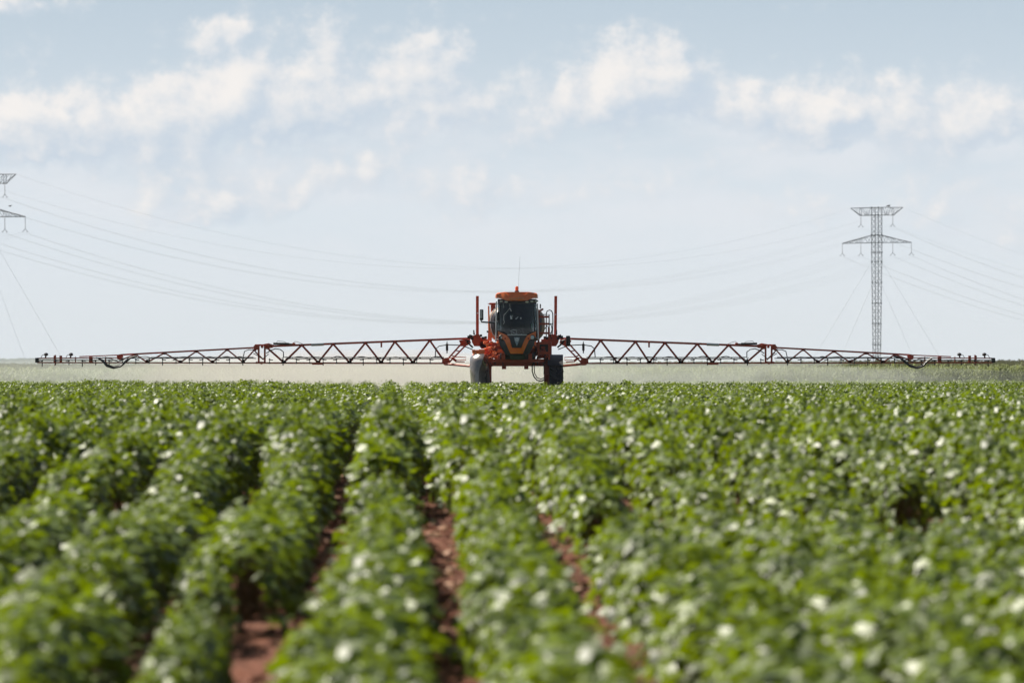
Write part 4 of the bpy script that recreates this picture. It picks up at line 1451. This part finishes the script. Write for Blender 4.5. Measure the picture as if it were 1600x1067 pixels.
def tower_parts(root, base_z):
    """guyed lattice tower 46 m high; x along the arms"""
    H = 46.3
    w = 2.2

    def half(z):
        return w / 2 if z > 33 else (w / 2) * (.70 + .30 * z / 33)
    g = MB()
    zs_ = [0.0]
    while zs_[-1] < H - .9:
        zs_.append(zs_[-1] + (1.9 if zs_[-1] < 33 else 1.45))
    zs_[-1] = H
    cor = ((-1, -1), (1, -1), (1, 1), (-1, 1))
    for a, b_ in zip(zs_[:-1], zs_[1:]):
        for k in range(4):
            c, d_ = cor[k], cor[(k + 1) % 4]
            ha, hb = half(a), half(b_)
            g.tube((c[0] * ha, c[1] * ha, a), (c[0] * hb, c[1] * hb, b_), .10, 5, cap=False)
            g.tube((c[0] * ha, c[1] * ha, a), (d_[0] * hb, d_[1] * hb, b_), .04, 4, cap=False)
            g.tube((d_[0] * ha, d_[1] * ha, a), (c[0] * hb, c[1] * hb, b_), .04, 4, cap=False)
    for zz in (0.05, 6.5, 12.5, 18.5, 24.5, 30.5, 33.2, 36.0, 38.2, 44.0, 46.2):
        h = half(zz)
        for k in range(4):
            c, d_ = cor[k], cor[(k + 1) % 4]
            g.tube((c[0] * h, c[1] * h, zz), (d_[0] * h, d_[1] * h, zz), .09 if zz > 33 else .05, 5)
            g.tube((c[0] * h, c[1] * h, zz - .18), (c[0] * h, c[1] * h, zz + .18), .2, 6)
    g.build('mast', M_pyl, root)
    g = MB()
    for s in (-1, 1):
        for e in (-1.1, 1.1):
            g.tube((s * 1.2, e, 46.2), (s * 8.6, 0, 46.1), .09, 5)
            g.tube((s * 1.2, e, 44.0), (s * 5.3, e * .5, 43.9), .09, 5)
            g.tube((s * 5.3, e * .5, 43.9), (s * 8.6, 0, 46.1), .08, 5)
            g.tube((s * 5.3, e * .5, 43.9), (s * 5.3, e * .45, 46.1), .07, 5)
            for a, b_ in (((1.2, 46.2), (3.2, 43.95)), ((3.2, 43.95), (5.3, 46.1)), ((3.2, 43.95), (2.4, 46.15)), ((5.3, 43.9), (6.9, 46.1)), ((3.2, 43.95), (4.2, 46.1))):
                g.tube((s * a[0], e * .8, a[1]), (s * b_[0], e * .5, b_[1]), .05, 4)
    g.build('cross_arm', M_pyl, root)
    g = MB()
    for s in (-1, 1):
        for e in (-1.1, 1.1):
            g.tube((s * 1.2, e, 36.0), (s * 11.4, 0, 35.9), .09, 5)
            g.tube((s * 1.2, e, 38.2), (s * 5.2, e * .6, 37.3), .08, 5)
            g.tube((s * 5.2, e * .6, 37.3), (s * 11.4, 0, 35.95), .08, 5)
            pts = [(1.2, 38.2), (2.5, 35.95), (3.6, 37.65), (5.2, 35.95), (5.3, 37.25), (6.6, 35.95), (7.2, 36.85), (8.6, 35.93), (9.0, 36.45), (10.2, 35.92)]
            for a, b_ in zip(pts[:-1], pts[1:]):
                f_ = lambda x: e * (1 - (x - 1.2) / 10.2) * .9
                g.tube((s * a[0], f_(a[0]), a[1]), (s * b_[0], f_(b_[0]), b_[1]), .05, 4)
    g.build('cross_arm', M_pyl, root)
    for (x, zt_, zb_) in INS:
        g = MB()
        g.tube((x, 0, zt_), (x, 0, zt_ - .3), .05, 5)
        n = 18
        for k in range(n):
            z0 = zt_ - .3 - (zt_ - zb_ - .9) * k / n
            g.lathe((x, 0, z0), [(.03, 0), (.13, -.06), (.03, -.10)], 'Z', 6)
            g.tube((x, 0, z0 + .02), (x, 0, z0 - .2), .05, 5)
        for s in (-1, 1):                          # yoke that holds the bundle
            g.tube((x, 0, zb_ + .75), (x + s * .55, 0, zb_ + .2), .06, 5)
            g.tube((x + s * .55, 0, zb_ + .2), (x + s * .55, 0, zb_ - .15), .05, 5)
            g.tube((x + s * .95, 0, zb_ + .05), (x + s * .55, 0, zb_ + .2), .04, 4)
        g.build('insulator', M_ins, root)
    for sx_, sy_, zz, r in ((-1, -1, 30.5, 1.0), (1, 1, 30.5, 1.0), (1, -1, 26.0, .55), (-1, 1, 26.0, .55)):
        ang = {(-1, -1): 0, (1, 1): 0, (1, -1): 0, (-1, 1): 0}[(sx_, sy_)]
        h = half(zz)
        if r == 1.0:
            anc = Vector((sx_ * 19.5, sy_ * 6.0, -.2))
        else:
            anc = Vector((sx_ * 16.0, sy_ * 5.0, -.2))
        MB().tube((sx_ * h, sy_ * h, zz), anc, .024, 5).build('guy_wire', M_wire, root)


INS = [(-5.25, 44.0, 40.6), (5.25, 44.0, 40.6), (-11.35, 35.9, 32.3), (-5.25, 35.9, 32.3), (5.25, 35.9, 32.3), (11.35, 35.9, 32.3)]
pyl = empty('transmission_pylon', (PR.x, PR.y, EYE - 2.6), ARM)
tag(pyl, 'whole guyed lattice pylon with two cross arms rising behind the right boom', 'pylon', 'pylons of the power line')
tower_parts(pyl, 0)
for ch_ in list(pyl.children):
    ch_.location.z += 2.0 - .0


def copy_tree(o):
    c = o.copy()
    COL.objects.link(c)
    for k in list(o.children):
        d_ = k.copy()
        COL.objects.link(d_)
        d_.parent = c
    return c


pyl2 = copy_tree(pyl)
pyl2.location = (PL.x, PL.y, EYE - 2.6)
pyl2['label'] = 'nearer lattice pylon cut off by the left edge, only its right cross arms in view'

dirv = (PR - PL)
NEXT = PR + dirv * 1.25
PREV = PL - dirv * 1.05


def att(base, x, z):
    c, s = math.cos(ARM), math.sin(ARM)
    return Vector((base.x + c * x, base.y + s * x, EYE - 2.6 + 2.0 + z))


def cable(name, x, z, sag, r, bundle):
    g = MB()
    for off in bundle:
        pts = []
        for A, B, n, sg in ((PREV, PL, 14, sag), (PL, PR, 36, sag), (PR, NEXT, 26, sag * 1.35)):
            a, b_ = att(A, x, z), att(B, x, z)
            for k in range(n):
                u = k / n
                p = a.lerp(b_, u)
                p.z += -4 * sg * u * (1 - u) + off[1] * (1 - .3 * math.sin(math.pi * u))
                p.x += off[0] * .85
                pts.append(p)
        pts.append(att(NEXT, x, z))
        g.path(pts, r, 4)
    return g.build(name, M_wire, None, smooth=True, fix=False)


CN = {(-5.25, 40.6): 'left conductor bundle hung from the upper cross arms of both pylons',
      (5.25, 40.6): 'right conductor bundle hung from the upper cross arms of both pylons',
      (-11.35, 32.3): 'conductor bundle hung from the outer left end of the lower cross arms',
      (-5.25, 32.3): 'conductor bundle hung from the inner left insulators of the lower cross arms',
      (5.25, 32.3): 'conductor bundle hung from the inner right insulators of the lower cross arms',
      (11.35, 32.3): 'conductor bundle hung from the outer right end of the lower cross arms'}
for (x, zt_, zb_) in INS:
    o = cable('power_cable', x, zb_, 20.5, .0125, ((-.5, .0), (.5, -.45)))
    tag(o, CN[(x, zb_)], 'power cable', 'cables of the power line')
for x, side in ((-8.6, 'left'), (8.6, 'right')):
    o = cable('earth_wire', x, 46.1, 20.0, .014, ((0, 0),))
    tag(o, 'thin earth wire strung from the %s tips of the topmost cross arms' % side, 'power cable', 'cables of the power line')


def bird(loc, s, name, label, wings=False, rz=0):
    bm = bmesh.new()
    bmesh.ops.create_uvsphere(bm, u_segments=14, v_segments=10, radius=1)
    for v in bm.verts:
        x, y, z = v.co
        taper = 1 - .45 * max(0, -x)
        v.co = Vector((x * .32, y * .12 * taper, z * .13 * taper + .05 * x))
    # head, beak and tail are drawn out of the same body
    for v in bm.verts:
        if v.co.x > .22:
            v.co.z += .07
            v.co.y *= .8
        if v.co.x < -.25:
            v.co.x -= .18
            v.co.z *= .4
    g = MB().bm(bm)
    if wings:
        for k in (-1, 1):
            g.raw([(.12, k * .08, .05), (.16, k * .45, .16), (.02, k * .85, .10), (-.10, k * .45, .13), (-.12, k * .08, .04),
                   (.12, k * .08, .02), (.16, k * .45, .14), (.02, k * .85, .09), (-.10, k * .45, .11), (-.12, k * .08, .01)],
                  [(0, 1, 3, 4), (1, 2, 3), (5, 9, 8, 6), (6, 8, 7), (0, 5, 6, 1), (1, 6, 7, 2), (2, 7, 8, 3), (3, 8, 9, 4)])
    else:
        g.tube((0, .03, -.08), (0, .03, -.22), .012, 5).tube((0, -.03, -.08), (0, -.03, -.22), .012, 5)
    o = g.build(name, M_bird, None, smooth=True)
    o.location = loc
    o.rotation_euler = (0, 0, rz)
    o.scale = (s, s, s)
    tag(o, label, 'bird')
    return o


cc, ss = math.cos(ARM), math.sin(ARM)
bird((PR.x + cc * 3.9, PR.y + ss * 3.9, EYE - .6 + 46.2 + .42), 1.9, 'perched_bird', 'dark bird perched on top of the whole pylon', rz=.2)
bird(((16 - 800) / FPX * 1100, 1100, EYE + (HOR - 322) / FPX * 1100), 1.0, 'flying_bird', 'tiny dark bird flying beside the cut off pylon', True, rz=.6)

# ---------------------------------------------------------------- air
hz = MB().box(-1500, 1500, -75, 8600, -2.0, 62, 0).build('haze', volume_mat('haze', (.62, .69, .80), .00005), None)
tag(hz, 'thin bluish summer haze over the fields', 'haze', kind='stuff')
